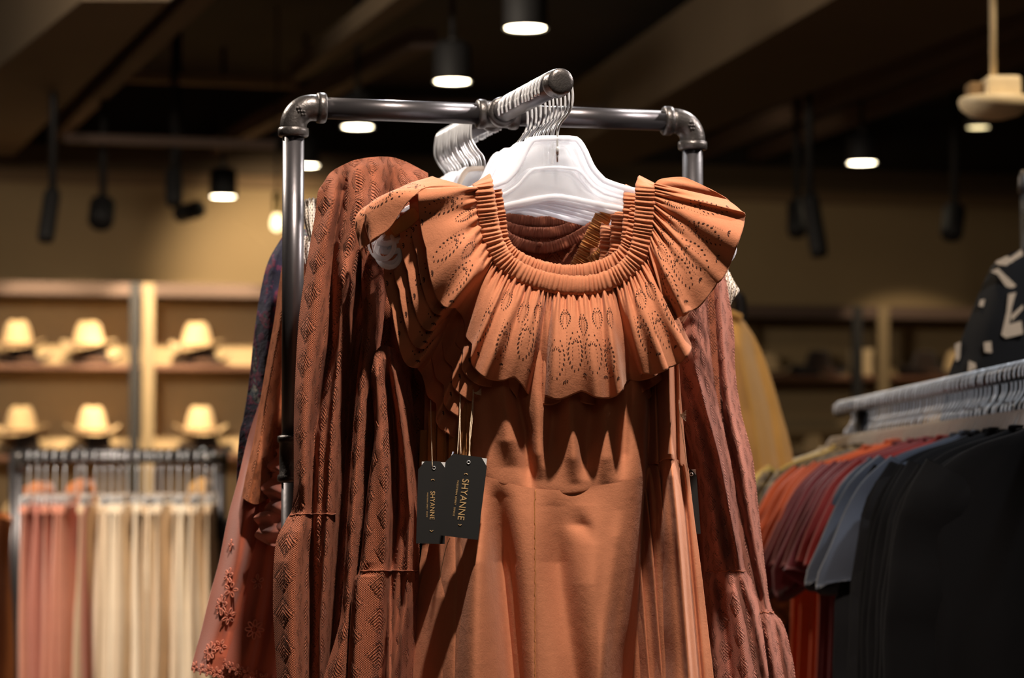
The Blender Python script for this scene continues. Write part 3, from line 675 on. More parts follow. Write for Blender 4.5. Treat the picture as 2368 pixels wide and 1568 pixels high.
# bodice
BOD = [[(1088, 600, 3.085), (1130, 600, 3.07), (1200, 640, 3.065), (1290, 660, 3.06), (1380, 655, 3.062), (1440, 630, 3.07), (1470, 600, 3.085), (1500, 600, 3.10), (1530, 600, 3.11), (1550, 600, 3.12)],
       [(1080, 780, 3.09), (1130, 780, 3.068), (1200, 790, 3.058), (1290, 790, 3.052), (1380, 790, 3.056), (1450, 780, 3.066), (1487, 780, 3.09), (1500, 780, 3.13), (1535, 780, 3.10), (1566, 780, 3.12)],
       [(1078, 920, 3.09), (1125, 920, 3.068), (1200, 920, 3.058), (1290, 920, 3.052), (1385, 920, 3.056), (1455, 920, 3.066), (1490, 920, 3.088), (1504, 920, 3.135), (1540, 920, 3.09), (1575, 920, 3.12)],
       [(1078, 1000, 3.09), (1120, 1005, 3.07), (1200, 1010, 3.062), (1300, 1012, 3.056), (1390, 1010, 3.058), (1455, 1004, 3.066), (1486, 1000, 3.086), (1502, 1000, 3.135), (1545, 1000, 3.085), (1582, 1000, 3.12)],
       [(1080, 1085, 3.09), (1125, 1100, 3.068), (1215, 1124, 3.06), (1305, 1131, 3.055), (1390, 1120, 3.056), (1455, 1108, 3.062), (1486, 1098, 3.085), (1500, 1080, 3.14), (1545, 1052, 3.08), (1590, 1080, 3.12)]]
BOD.append([(x, y+9, Y+.006) for x, y, Y in BOD[-1]])
bf = [([(640, 1190), (900, 1192), (1000, 1215), (1125, 1228)], (16, 12), -.014), ([(640, 1165), (900, 1160), (1060, 1180)], (26, 30), .012), ([(640, 1250), (900, 1240), (1000, 1245), (1090, 1250)], 18, .010),
      ([(700, 1290), (900, 1285), (1060, 1268)], (14, 22), -.012), ([(640, 1330), (900, 1318), (1100, 1330)], (20, 16), .011), ([(640, 1375), (900, 1372), (1090, 1350)], 16, -.008), ([(640, 1410), (900, 1405), (1100, 1398)], (18, 24), .009),
      ([(640, 1455), (900, 1448), (1090, 1440)], 13, -.008), ([(640, 1110), (900, 1105), (1085, 1110)], 20, .006), ([(640, 1545), (900, 1548), (1090, 1552)], (10, 8), .02), ([(800, 1560), (1090, 1566)], (5, 5), -.012)]
sheet('bodice', BOD, 240, 110, M_suede, DR, fk=1.3, folds=bf, wr=(21, .0035), back=.05, wsx=30)
SK = [[(1080, 1087, 3.088), (1125, 1102, 3.066), (1215, 1126, 3.058), (1305, 1133, 3.053), (1390, 1122, 3.054), (1455, 1110, 3.060), (1486, 1100, 3.085), (1500, 1082, 3.14), (1545, 1054, 3.08), (1592, 1082, 3.12)],
      [(1066, 1200, 3.095), (1120, 1200, 3.064), (1215, 1210, 3.052), (1305, 1212, 3.046), (1385, 1210, 3.050), (1446, 1200, 3.058), (1478, 1200, 3.085), (1494, 1200, 3.15), (1548, 1200, 3.07), (1606, 1200, 3.11)],
      [(1040, 1320, 3.11), (1105, 1320, 3.062), (1205, 1320, 3.048), (1300, 1320, 3.040), (1380, 1320, 3.044), (1436, 1320, 3.052), (1466, 1320, 3.082), (1494, 1320, 3.17), (1556, 1320, 3.075), (1622, 1320, 3.10)],
      [(1022, 1440, 3.12), (1085, 1440, 3.062), (1195, 1440, 3.044), (1290, 1440, 3.034), (1368, 1440, 3.040), (1420, 1440, 3.048), (1452, 1440, 3.08), (1490, 1440, 3.19), (1562, 1440, 3.07), (1636, 1440, 3.10)],
      [(1005, 1580, 3.13), (1065, 1580, 3.062), (1180, 1580, 3.040), (1280, 1580, 3.028), (1350, 1580, 3.034), (1400, 1580, 3.044), (1432, 1580, 3.08), (1484, 1580, 3.21), (1568, 1580, 3.065), (1652, 1580, 3.095)],
      [(985, 1800, 3.14), (1050, 1800, 3.062), (1170, 1800, 3.036), (1270, 1800, 3.022), (1335, 1800, 3.028), (1380, 1800, 3.04), (1416, 1800, 3.08), (1455, 1800, 3.19), (1565, 1800, 3.04), (1672, 1800, 3.09)],
      [(970, 2060, 3.14), (1040, 2060, 3.062), (1160, 2060, 3.034), (1260, 2060, 3.02), (1325, 2060, 3.026), (1370, 2060, 3.04), (1405, 2060, 3.08), (1448, 2060, 3.19), (1568, 2060, 3.04), (1684, 2060, 3.09)]]
skf = [([(1110, 1232, 1), (1300, 1236, 1), (1580, 1238, 1), (2000, 1236, 1)], (3, 3), -.0016), ([(1110, 1150, 0), (1300, 1165, 1), (1580, 1190, 1), (2000, 1200, 1)], (30, 26), -.034), ([(1110, 1110, 0), (1300, 1100, 1), (1580, 1095, 1), (2000, 1090, 1)], (34, 36), .024),
       ([(1130, 1275, 0), (1300, 1290, 1), (1580, 1330, .9), (2000, 1350, 1)], (34, 30), -.016), ([(1130, 1370, 0), (1350, 1370, 1), (1580, 1390, 1)], (40, 30), .013), ([(1170, 1325, .3), (1215, 1345, 1), (1260, 1370, .2)], (30, 22), -.006),
       ([(1200, 1430, .4), (1580, 1385, 1), (2000, 1350, 1)], 18, .008), ([(1060, 1552), (1200, 1566), (1580, 1596), (2000, 1600)], (9, 6), .020), ([(1060, 1572), (1200, 1588), (1580, 1622)], (7, 6), -.014), ([(1060, 1527), (1300, 1530), (1580, 1530)], (4, 4), -.006), ([(1080, 1500), (1200, 1508), (1580, 1500), (2000, 1500)], 9, .012)]
_sk, SKS = sheet('skirt', SK, 300, 240, M_suede, DR, fk=1.5, folds=skf, wr=(33, .009), back=.06, wsx=45)
q_ = []
for v_ in np.linspace(.01, .98, 160):
    best = min(np.linspace(.22, .32, 41), key=lambda u_: abs((SKS.at(u_, v_)[0]/SKS.at(u_, v_)[1])*F + 1184 - 1237)); p_, a_, b_, n_ = SKS.frame(best, v_); q_.append(p_ + n_*.0001)
mk('centre_seam', *tubeg(q_, .0008, 6), M_suede_in, DR)
def cord(name, pts, r, mat, parent, n=None, sides=8, label=None, noise=0.0):
    q = crs(np.array(pts, float), n or len(pts)*8); V = PA(q)
    if noise: V = V + np.array([[rnd.gauss(0, noise) for _ in range(3)] for _ in range(len(V))])
    return mk(name, *tubeg(V, r, sides), mat, parent, label=label)
cord('hanging_strap_stitch', [(1082, 880, 3.066), (1080, 960, 3.064), (1078, 1045, 3.064)], .0006, M_suede_in, DR)
sheet('hanging_strap', [[(1066, 862, 3.075), (1082, 862, 3.07), (1097, 864, 3.075)], [(1063, 950, 3.075), (1079, 950, 3.07), (1093, 950, 3.075)], [(1062, 1062, 3.078), (1077, 1062, 3.072), (1092, 1062, 3.078)]], 12, 30, M_suede_in, DR, back=.003, wr=(2, .001))
def swing_tag(cx, cy, wpx, hpx, Yd, ang, label, cords, text=True, yawd=0.0, px=(0, 0)):
    p = P(cx, cy, Yd); k = Yd/F; w2, h2 = wpx*k/2, hpx*k/2; root = empty('price_tag', p, label, 'tag', 'black swing tags')
    R = Matrix.Rotation(math.radians(yawd), 3, 'Z') @ Matrix.Rotation(math.radians(ang), 3, 'Y')
    c = h2*.16
    out = [(-w2, -h2), (w2, -h2), (w2, h2-c*1.3), (w2-c, h2), (-w2+c, h2), (-w2, h2-c*1.3)]
    def plate(name, sh, y0, y1, mat, off=(0, 0), par=root):
        V = [R @ Vector((x+off[0], y, z+off[1])) + p for y in (y0, y1) for x, z in sh]; n = len(sh)
        Fc = [tuple(range(n)), tuple(range(2*n-1, n-1, -1))] + [(i, (i+1) % n, n+(i+1) % n, n+i) for i in range(n)]
        return mk(name, V, Fc, mat, par, False)
    card = plate('card', out, -.0005, .0005, M_card)
    sq = [(-w2*.86, -h2*.95), (w2*.86, -h2*.95), (w2*.86, h2*.97), (-w2*.86, h2*.97)]
    plate('white_card', sq, .001, .0018, M_white, (w2*.10, h2*.015)); 
    ey = [R @ Vector((w2*.10+.0022*math.cos(a), -.001, h2*.84+.0022*math.sin(a))) + p for a in np.linspace(0, 2*PI, 17)[:-1]]
    mk('eyelet', *tubeg(ey, .0006, 6, closed=True), M_chrome, root)
    if text:
        def lett(name, s, size, x, z, shear=0.0, ext=.0002, sx=1.0):
            cu = bpy.data.curves.new(name, 'FONT'); cu.body = s; cu.size = size; cu.extrude = ext; cu.align_x = 'CENTER'; cu.align_y = 'CENTER'; cu.materials.append(M_gold); cu.space_character = 1.05
            cu.offset = 0.0
            o0 = bpy.data.objects.new('tmp', cu); COL.objects.link(o0); dg = bpy.context.evaluated_depsgraph_get(); me = bpy.data.meshes.new_from_object(o0.evaluated_get(dg)); bpy.data.objects.remove(o0)
            o = bpy.data.objects.new(name, me); COL.objects.link(o)
            m = R.to_4x4() @ Matrix.Rotation(PI/2, 4, 'X') @ Matrix.Rotation(-PI/2, 4, 'Z') @ Matrix.Diagonal((sx, 1, 1, 1))
            m.translation = (R @ Vector((x, -.0008, z))); o.parent = root; o.matrix_local = m
        lett('lettering', 'SHYANNE', w2*.46, w2*.05, -h2*.07, sx=.93); lett('lettering', 'WESTERN SPIRIT  SINCE', w2*.115, -w2*.30, -h2*.06, sx=1.35)
        orn = []
        for zz, sg in ((h2*.52, 1), (-h2*.66, -1)):
            for a in (-1.0, -.5, 0, .5, 1.0):
                c0 = Vector((w2*.05 + .0024*math.sin(a), -.0009, zz+sg*.0024*math.cos(a))); v, f = latheg([(.0001, -.0007), (.0006, 0), (.0001, .0007)], n=6); orn.append((v+np.array(R @ c0 + p), f))
        mk('ornament', *join(orn), M_gold, root)
        # slab serifs on the foil letters
    return root
TG1 = swing_tag(1069, 1148, 96, 190, 3.020, 7.0, 'black swing tag with gold lettering, front of the suede dress', None)
tc = empty('tag_cord', P(1092, 905, 3.05), 'off-white knotted cord holding the front black tag', 'cord')
cord('cord_strand', [(1093, 868, 3.06), (1094, 905, 3.055), (1093, 960, 3.045), (1087, 1020, 3.032), (1084, 1062, 3.024)], .0007, M_cord, tc, noise=.00012)
cord('cord_strand', [(1095, 905, 3.055), (1090, 960, 3.045), (1086, 1010, 3.034), (1087, 1062, 3.024)], .0007, M_cord, tc, noise=.00012)
cord('cord_strand', [(1064, 880, 3.072), (1063, 960, 3.06), (1058, 1050, 3.04)], .0006, M_cord, tc); cord('cord_strand', [(1066, 880, 3.072), (1064, 980, 3.06), (1066, 1050, 3.04)], .0006, M_cord, tc)
for a in range(7): cord('tassel', [(1095, 908, 3.054), (1104, 906+a*1.0, 3.050), (1113, 898+a*2.6, 3.048)], .0004, M_cord, tc)
cord('cord_strand', [(1040, 1245, 3.045), (1032, 1265, 3.047), (1024, 1300, 3.05), (1016, 1340, 3.06)], .0005, M_cord, tc)
tk = empty('paper_label', P(1040, 1090, 3.05), 'blue-grey folded paper label behind the front black tag', 'label')
mk('paper', *tubeg(PA([(1048, 1045, 3.05), (1040, 1075, 3.05), (1036, 1120, 3.05)]), [.009, .012, .008], 12, flat=.12), simple('blue_grey_paper', (.25, .29, .40, 1), .7), tk)
# copies of the dress behind the front one
copies = [(-.300, 3, -.010, -.008, 'second suede dress, just behind the front one, ruffle fanned out to the left'), (-.276, 6, -.022, -.030, 'third suede dress, its dark scallops below the second ruffle'), (-.254, 8, -.032, -.055, 'fourth suede dress, deep in the front row'), (-.230, 10, -.040, -.082, 'fifth suede dress, last of the ruffled ones')]
for b, yaw, dx, dz, lab in copies:
    c_ = dup(DR, arm_pt(b)+Vector((dx, .012, dz)), math.radians(yaw), lab, 'terracotta suede dresses')
    if b > -.29:
        for ch in list(c_.children):
            if ch.name.startswith(('back_ruffle', 'shoulder_strap')):
                for g_ in list(ch.children): bpy.data.objects.remove(g_)
                bpy.data.objects.remove(ch)
swing_tag(998, 1162, 66, 190, 3.10, 1.5, 'black swing tag in shade, left of the gold lettered one', None, text=True)
tc2 = empty('tag_cord', P(997, 960, 3.11), 'thin cord holding the shaded black tag', 'cord'); cord('cord_strand', [(996, 925, 3.13), (997, 990, 3.11), (1000, 1080, 3.098)], .0006, M_cord, tc2)
swing_tag(1602, 1160, 26, 150, 3.13, -4, 'swing tag edge showing at the right side of the front dress', None, text=False)
tc3 = empty('tag_cord', P(1575, 962, 3.12), 'small frayed cord end at the right side of the front dress', 'cord')
for a in range(7): cord('tassel', [(1572, 955, 3.07), (1576, 958+a*1.0, 3.065), (1586, 950+a*4, 3.06)], .0004, M_cord, tc3)
cord('cord_strand', [(1570, 925, 3.075), (1572, 955, 3.07), (1590, 1090, 3.11)], .0005, M_cord, tc3)
# ================================================================ knitted cardigans and blouses on the same rack
def thing(name, px, py, Yd, label, cat, group=None): return empty(name, P(px, py, Yd), label, cat, group)
# --- left cardigan with the lit shoulder and bell sleeve
C1 = thing('knit_cardigan', 860, 420, 3.2, 'rust lace-knit cardigan with puffed left shoulder and bell sleeve before the left upright', 'cardigan', 'rust knit cardigans')
f1 = [([(400, 800), (560, 772), (650, 767), (800, 764), (1000, 729), (1200, 722), (1568, 728)], (10, 8), -.030), ([(600, 795), (800, 785), (1000, 768), (1200, 757), (1400, 745), (1568, 728), (1800, 715)], (9, 26), .022),
      ([(420, 790), (600, 735), (900, 700), (1160, 695)], (22, 20), .012), ([(420, 850), (560, 812), (700, 800)], (18, 22), .012), ([(400, 905), (560, 870), (640, 842)], (16, 16), -.012), ([(600, 838), (800, 812), (1000, 802), (1300, 782), (1568, 760)], (16, 10), -.025),
      ([(450, 930), (600, 890)], (20, 20), .012), ([(1190, 690, .3), (1300, 668, 1), (1568, 665, 1)], (30, 30), .016), ([(1240, 712), (1568, 716), (1800, 716)], (8, 8), -.018)]
_, SF1 = sheet('body_and_sleeve', [[(747, 424, 3.20), (768, 396, 3.205), (822, 370, 3.21), (885, 362, 3.215), (930, 370, 3.22), (990, 400, 3.23)],
    [(735, 445, 3.18), (775, 425, 3.175), (830, 402, 3.18), (890, 396, 3.185), (940, 405, 3.20), (992, 425, 3.22)],
    [(728, 500, 3.18), (772, 490, 3.165), (830, 480, 3.165), (890, 470, 3.175), (945, 470, 3.19), (992, 470, 3.21)],
    [(711, 600, 3.18), (756, 600, 3.16), (802, 600, 3.165), (848, 600, 3.18), (905, 600, 3.20), (960, 600, 3.22)],
    [(690, 750, 3.18), (734, 750, 3.16), (776, 750, 3.165), (818, 750, 3.18), (862, 750, 3.205), (920, 750, 3.23)],
    [(680, 950, 3.18), (713, 950, 3.16), (750, 950, 3.17), (790, 950, 3.18), (830, 950, 3.21), (880, 950, 3.24)],
    [(678, 1155, 3.18), (708, 1155, 3.16), (742, 1155, 3.17), (778, 1155, 3.18), (818, 1155, 3.21), (870, 1155, 3.24)],
    [(660, 1205, 3.175), (700, 1200, 3.155), (740, 1200, 3.165), (774, 1200, 3.18), (812, 1200, 3.21), (866, 1200, 3.24)],
    [(637, 1260, 3.175), (690, 1260, 3.15), (737, 1260, 3.165), (770, 1260, 3.18), (808, 1260, 3.21), (862, 1260, 3.24)],
    [(631, 1380, 3.175), (684, 1380, 3.15), (731, 1380, 3.165), (764, 1380, 3.18), (800, 1380, 3.21), (855, 1380, 3.24)],
    [(636, 1500, 3.175), (684, 1500, 3.15), (729, 1500, 3.165), (758, 1500, 3.18), (790, 1500, 3.21), (845, 1500, 3.24)],
    [(644, 1620, 3.175), (688, 1620, 3.15), (729, 1620, 3.165), (754, 1620, 3.18), (786, 1620, 3.21), (840, 1620, 3.24)],
    [(655, 1800, 3.175), (692, 1800, 3.15), (729, 1800, 3.165), (754, 1800, 3.18), (786, 1800, 3.21), (840, 1800, 3.24)]], 230, 420, M_knit, C1, relief=.0010, fk=1.5, folds=f1, wr=(51, .0035), back=.03, wsx=22)
seam_on(SF1, .553, .02, .6, .0011, M_rib, C1)
# --- second cardigan: long straight fold right of it
C2 = thing('knit_cardigan', 850, 560, 3.16, 'rust knit cardigan sleeve making one long thin lit fold left of the tags', 'cardigan', 'rust knit cardigans')
sheet('sleeve', [[(838, 520, 3.16), (858, 515, 3.15), (880, 515, 3.16), (905, 520, 3.18)], [(836, 640, 3.16), (853, 640, 3.14), (872, 640, 3.15), (898, 640, 3.18)], [(838, 760, 3.155), (852, 760, 3.135), (868, 760, 3.15), (885, 760, 3.18)],
    [(826, 870, 3.155), (840, 870, 3.135), (856, 870, 3.15), (872, 870, 3.18)], [(812, 1050, 3.155), (826, 1050, 3.135), (842, 1050, 3.15), (860, 1050, 3.18)], [(798, 1260, 3.15), (812, 1260, 3.13), (828, 1260, 3.15), (846, 1260, 3.18)],
    [(790, 1400, 3.15), (804, 1400, 3.13), (818, 1400, 3.15), (836, 1400, 3.18)], [(780, 1462, 3.145), (798, 1462, 3.125), (814, 1462, 3.15), (830, 1462, 3.18)], [(748, 1568, 3.14), (780, 1568, 3.12), (806, 1568, 3.14), (826, 1568, 3.18)], [(700, 1760, 3.14), (750, 1760, 3.12), (795, 1760, 3.14), (822, 1760, 3.18)]], 50, 300, M_knit, C2, relief=.0010, fk=1.5, wr=(61, .002), back=.025, wsx=16)
# --- third cardigan: rounded fold, flared cuff
C3 = thing('knit_cardigan', 900, 820, 3.13, 'rust knit cardigan with rounded sleeve fold and flared cuff, left of the black tags', 'cardigan', 'rust knit cardigans')
f3 = [([(820, 905), (950, 925), (1050, 938), (1200, 950), (1400, 940), (1568, 905)], (9, 20), .022), ([(850, 893), (950, 908), (1050, 915), (1200, 918), (1568, 880)], (14, 9), -.024), ([(830, 872), (1000, 872), (1130, 858), (1300, 842), (1340, 828), (1568, 818)], (8, 18), .014),
      ([(1000, 884), (1200, 892), (1400, 899), (1568, 899)], (16, 5), .010)]
_, SF3 = sheet('sleeve', [[(862, 840, 3.13), (868, 815, 3.13), (885, 800, 3.135), (910, 806, 3.15), (935, 830, 3.18)], [(858, 880, 3.13), (872, 870, 3.115), (892, 862, 3.12), (918, 870, 3.14), (948, 880, 3.18)], [(866, 1000, 3.13), (884, 1000, 3.115), (908, 1000, 3.12), (938, 1000, 3.13), (962, 1000, 3.17)],
    [(850, 1130, 3.13), (878, 1130, 3.11), (908, 1130, 3.12), (946, 1130, 3.13), (970, 1130, 3.17)], [(834, 1290, 3.13), (868, 1290, 3.11), (902, 1290, 3.12), (944, 1290, 3.13), (970, 1290, 3.17)], [(829, 1325, 3.13), (865, 1325, 3.105), (902, 1325, 3.115), (942, 1325, 3.13), (970, 1325, 3.17)],
    [(815, 1362, 3.125), (858, 1362, 3.10), (900, 1362, 3.115), (935, 1362, 3.13), (968, 1362, 3.17)], [(804, 1568, 3.125), (852, 1568, 3.10), (896, 1568, 3.115), (930, 1568, 3.13), (960, 1568, 3.17)], [(800, 1760, 3.125), (850, 1760, 3.10), (892, 1760, 3.115), (928, 1760, 3.13), (956, 1760, 3.17)]], 120, 320, M_knit, C3, relief=.0010, fk=1.5, folds=f3, wr=(71, .003), back=.02, wsx=20)
seam_on(SF3, .60, .03, .97, .0010, M_rib, C3)
# --- deep one behind the tags, seen in shade
C4 = thing('knit_cardigan', 940, 560, 3.26, 'shaded rust knit cardigan body behind the dark dress scallops', 'cardigan', 'rust knit cardigans')
f4 = [([(560, 900), (900, 930), (1568, 960)], (14, 26), .02), ([(560, 870), (900, 880), (1568, 900)], 14, -.02), ([(560, 980), (1568, 1010)], 16, .02), ([(560, 850), (1000, 858), (1568, 850)], (8, 20), .018)]
sheet('body', [[(835, 430, 3.25), (900, 420, 3.24), (980, 430, 3.25), (1100, 440, 3.26)], [(838, 700, 3.25), (910, 700, 3.235), (990, 700, 3.24), (1100, 700, 3.26)], [(830, 1000, 3.25), (910, 1000, 3.23), (1000, 1000, 3.24), (1100, 1000, 3.26)], [(815, 1568, 3.25), (910, 1568, 3.23), (1000, 1568, 3.24), (1100, 1568, 3.26)], [(810, 1850, 3.25), (910, 1850, 3.23), (1000, 1850, 3.24), (1100, 1850, 3.26)]], 120, 240, M_knit, C4, relief=.0010, fk=1.5, folds=f4, wr=(81, .004), back=.02, wsx=24)
# --- cardigans seen through the neck opening, right sleeves
def neckline(root, path, Yd, ribs, seed, w=26): band('ribbed_neckband', path, w, Yd, root, mat=M_rib, ribs=ribs, seed=seed, amp=.0013, bulge=.0035, nu=300)
C5 = thing('knit_cardigan', 1300, 570, 3.27, 'rust cardigan with ribbed neckband and one button inside the dress neck', 'cardigan', 'rust knit cardigans')
neckline(C5, [(1155, 535), (1185, 556), (1225, 570), (1265, 573), (1310, 560), (1355, 535), (1400, 500), (1440, 470)], 3.262, 44, 2)
sheet('body', [[(1100, 530, 3.285), (1160, 540, 3.28), (1220, 572, 3.272), (1270, 576, 3.27), (1340, 548, 3.272), (1400, 505, 3.28), (1450, 470, 3.285), (1500, 460, 3.29)], [(1090, 600, 3.29), (1160, 600, 3.275), (1220, 604, 3.285), (1262, 606, 3.31), (1330, 600, 3.275), (1400, 590, 3.275), (1450, 580, 3.28), (1510, 580, 3.29)],
    [(1080, 700, 3.29), (1160, 700, 3.27), (1220, 700, 3.285), (1262, 700, 3.30), (1330, 700, 3.27), (1400, 700, 3.27), (1450, 700, 3.28), (1520, 700, 3.29)], [(1060, 1800, 3.30), (1160, 1800, 3.27), (1220, 1800, 3.28), (1262, 1800, 3.29), (1330, 1800, 3.27), (1400, 1800, 3.27), (1450, 1800, 3.28), (1560, 1800, 3.30)]], 120, 120, M_knit, C5, relief=.0010, fk=1.5, wr=(91, .004), back=.0, wsx=30)
v, f = latheg([(.0001, -.0045), (.003, -.0035), (.0052, 0), (.003, .0035), (.0001, .0045)], n=16); mk('button', v+np.array(P(1248, 566, 3.25)), f, M_rib, C5, label='covered round button')
for k, (path, Yd, lab, seed) in enumerate([([(1150, 515), (1190, 530), (1240, 538), (1290, 535), (1330, 520), (1380, 492), (1420, 470)], 3.285, 'second rust cardigan neckband, above the buttoned one', 5), ([(1150, 500), (1200, 508), (1260, 512), (1310, 505), (1350, 488), (1400, 465)], 3.305, 'third rust cardigan neckband seen under the clear hangers', 6), ([(1155, 484), (1210, 482), (1270, 478), (1330, 476), (1380, 470)], 3.325, 'rearmost rust cardigan neckband seen under the clear hangers', 7)]):
    c = thing('knit_cardigan', 1290, path[2][1], Yd, lab, 'cardigan', 'rust knit cardigans'); neckline(c, path, Yd-.006, 42, seed, 24)
    y = path[0][1]; sheet('body', [[(1110, y+6, Yd+.008), (1200, y+10, Yd+.004), (1300, y+8, Yd+.004), (1440, y-6, Yd+.008)], [(1100, y+90, Yd+.012), (1200, y+90, Yd+.002), (1300, y+90, Yd+.002), (1470, y+90, Yd+.012)], [(1090, 900, Yd+.012), (1200, 900, Yd+.004), (1300, 900, Yd+.004), (1500, 900, Yd+.012)]], 60, 60, M_knit, c, relief=.0010, fk=1.5, wr=(92+k, .004), back=0)
for k, (path, Yd) in enumerate([([(1415, 448, 3.16), (1400, 490, 3.165), (1375, 540, 3.17), (1352, 590, 3.175), (1335, 620, 3.175)], 0), ([(1462, 460, 3.135), (1445, 510, 3.14), (1420, 555, 3.145), (1395, 590, 3.15), (1370, 612, 3.15)], 0)]):
    c = thing('gathered_strap', path[0][0], path[0][1], path[0][2], ['gathered ochre shoulder strap crossing behind the dress neck opening, left one', 'gathered ochre shoulder strap crossing behind the dress neck opening, right one'][k], 'strap'); band('elastic', path, 40, 0, c, mat=M_suede_in, ribs=24, seed=20+k, nu=240)
# right hand sleeves
C6 = thing('knit_cardigan', 1700, 640, 3.33, 'rust knit cardigan sleeve tinted as if by cool light, outermost on the right, with gathered bell cuff', 'cardigan', 'rust knit cardigans')
f6 = [([(620, 1660), (800, 1672), (950, 1688), (1100, 1722), (1300, 1752), (1568, 1800)], (14, 9), .016), ([(620, 1640), (850, 1655), (1000, 1672), (1150, 1705), (1300, 1738), (1420, 1765)], (9, 12), -.018), ([(650, 1625), (850, 1635), (1000, 1650)], (12, 12), .014), ([(1430, 1785), (1568, 1812)], 10, -.01), ([(1430, 1765), (1568, 1790)], 9, .012)]
_, SF6 = sheet('sleeve', [[(1560, 560, 3.36), (1600, 560, 3.34), (1640, 570, 3.33), (1668, 590, 3.35)], [(1560, 640, 3.36), (1604, 640, 3.33), (1645, 640, 3.32), (1678, 640, 3.35)], [(1562, 760, 3.36), (1612, 760, 3.33), (1658, 760, 3.32), (1697, 760, 3.35)], [(1570, 860, 3.36), (1622, 860, 3.33), (1668, 860, 3.32), (1701, 860, 3.35)], [(1590, 960, 3.36), (1640, 960, 3.33), (1685, 960, 3.32), (1716, 960, 3.35)],
    [(1615, 1060, 3.36), (1665, 1060, 3.33), (1708, 1060, 3.32), (1741, 1060, 3.35)], [(1640, 1200, 3.36), (1690, 1200, 3.33), (1728, 1200, 3.32), (1757, 1200, 3.35)], [(1660, 1330, 3.36), (1710, 1330, 3.33), (1748, 1330, 3.32), (1772, 1330, 3.35)], [(1680, 1405, 3.36), (1725, 1405, 3.335), (1760, 1405, 3.325), (1784, 1405, 3.35)],
    [(1690, 1440, 3.36), (1735, 1440, 3.33), (1778, 1440, 3.315), (1810, 1440, 3.35)], [(1700, 1500, 3.36), (1745, 1500, 3.325), (1792, 1500, 3.31), (1828, 1500, 3.35)], [(1710, 1590, 3.36), (1755, 1590, 3.325), (1802, 1590, 3.31), (1841, 1590, 3.35)], [(1720, 1780, 3.36), (1765, 1780, 3.325), (1806, 1780, 3.31), (1838, 1780, 3.35)]], 150, 360, M_knit2, C6, relief=.0010, fk=1.5, cell=(.030, .046), folds=f6, wr=(101, .003), back=.03, wsx=18)
seam_on(SF6, .69, .3, .98, .0011, M_rib, C6)
C7 = thing('knit_cardigan', 1640, 700, 3.26, 'rust lace-knit cardigan sleeve tinted as if by cool light, right beside the dress, its cuff gathered at knee of the frame', 'cardigan', 'rust knit cardigans')
C7['label'] = 'rust lace-knit cardigan sleeve tinted as if by cool light, between dress and outermost sleeve'
f7 = [([(850, 1608), (950, 1632), (1050, 1660), (1200, 1690), (1310, 1712), (1420, 1745), (1568, 1775)], (12, 8), .02), ([(860, 1590), (1000, 1635), (1150, 1672), (1310, 1695)], (14, 12), -.016), ([(900, 1600), (1000, 1612), (1150, 1640), (1300, 1665)], (18, 18), .012), ([(1330, 1660), (1568, 1690)], (10, 10), -.014), ([(1330, 1690), (1568, 1730)], (16, 12), .014), ([(1330, 1640), (1568, 1660)], 12, .010)]
_, SF7 = sheet('sleeve', [[(1540, 690, 3.28), (1575, 690, 3.265), (1610, 690, 3.26), (1630, 690, 3.28)], [(1545, 800, 3.28), (1580, 800, 3.26), (1615, 800, 3.255), (1642, 800, 3.28)], [(1560, 900, 3.28), (1595, 900, 3.255), (1630, 900, 3.25), (1655, 900, 3.28)], [(1585, 1000, 3.28), (1615, 1000, 3.255), (1650, 1000, 3.245), (1676, 1000, 3.28)], [(1612, 1100, 3.28), (1638, 1100, 3.255), (1670, 1100, 3.245), (1696, 1100, 3.28)],
    [(1622, 1200, 3.28), (1650, 1200, 3.25), (1682, 1200, 3.24), (1708, 1200, 3.28)], [(1628, 1310, 3.28), (1660, 1310, 3.25), (1694, 1310, 3.245), (1722, 1310, 3.28)], [(1626, 1345, 3.28), (1662, 1345, 3.245), (1704, 1345, 3.235), (1740, 1345, 3.28)], [(1632, 1420, 3.28), (1672, 1420, 3.24), (1718, 1420, 3.23), (1758, 1420, 3.28)], [(1642, 1590, 3.28), (1688, 1590, 3.235), (1738, 1590, 3.23), (1780, 1590, 3.28)], [(1650, 1780, 3.28), (1695, 1780, 3.235), (1742, 1780, 3.23), (1786, 1780, 3.28)]], 150, 340, M_knit2, C7, relief=.0010, fk=1.5, cell=(.030, .046), folds=f7, wr=(111, .003), back=.03, wsx=18)
seam_on(SF7, .62, .03, .98, .0011, M_rib, C7)
C8 = thing('knit_cardigan', 1590, 760, 3.31, 'shaded rust cardigan between the suede dress edge and the right sleeves', 'cardigan', 'rust knit cardigans')
sheet('body', [[(1380, 640, 3.32), (1480, 640, 3.31), (1560, 640, 3.31), (1660, 640, 3.33)], [(1380, 1000, 3.32), (1480, 1000, 3.31), (1560, 1000, 3.31), (1670, 1000, 3.33)], [(1380, 1850, 3.32), (1480, 1850, 3.31), (1580, 1850, 3.31), (1740, 1850, 3.33)]], 90, 160, M_knit, C8, relief=.0010, fk=1.5, folds=[([(640, 1580), (1850, 1620)], 16, -.02), ([(640, 1610), (1850, 1650)], 12, .015)], wr=(121, .004), back=.01, wsx=20)
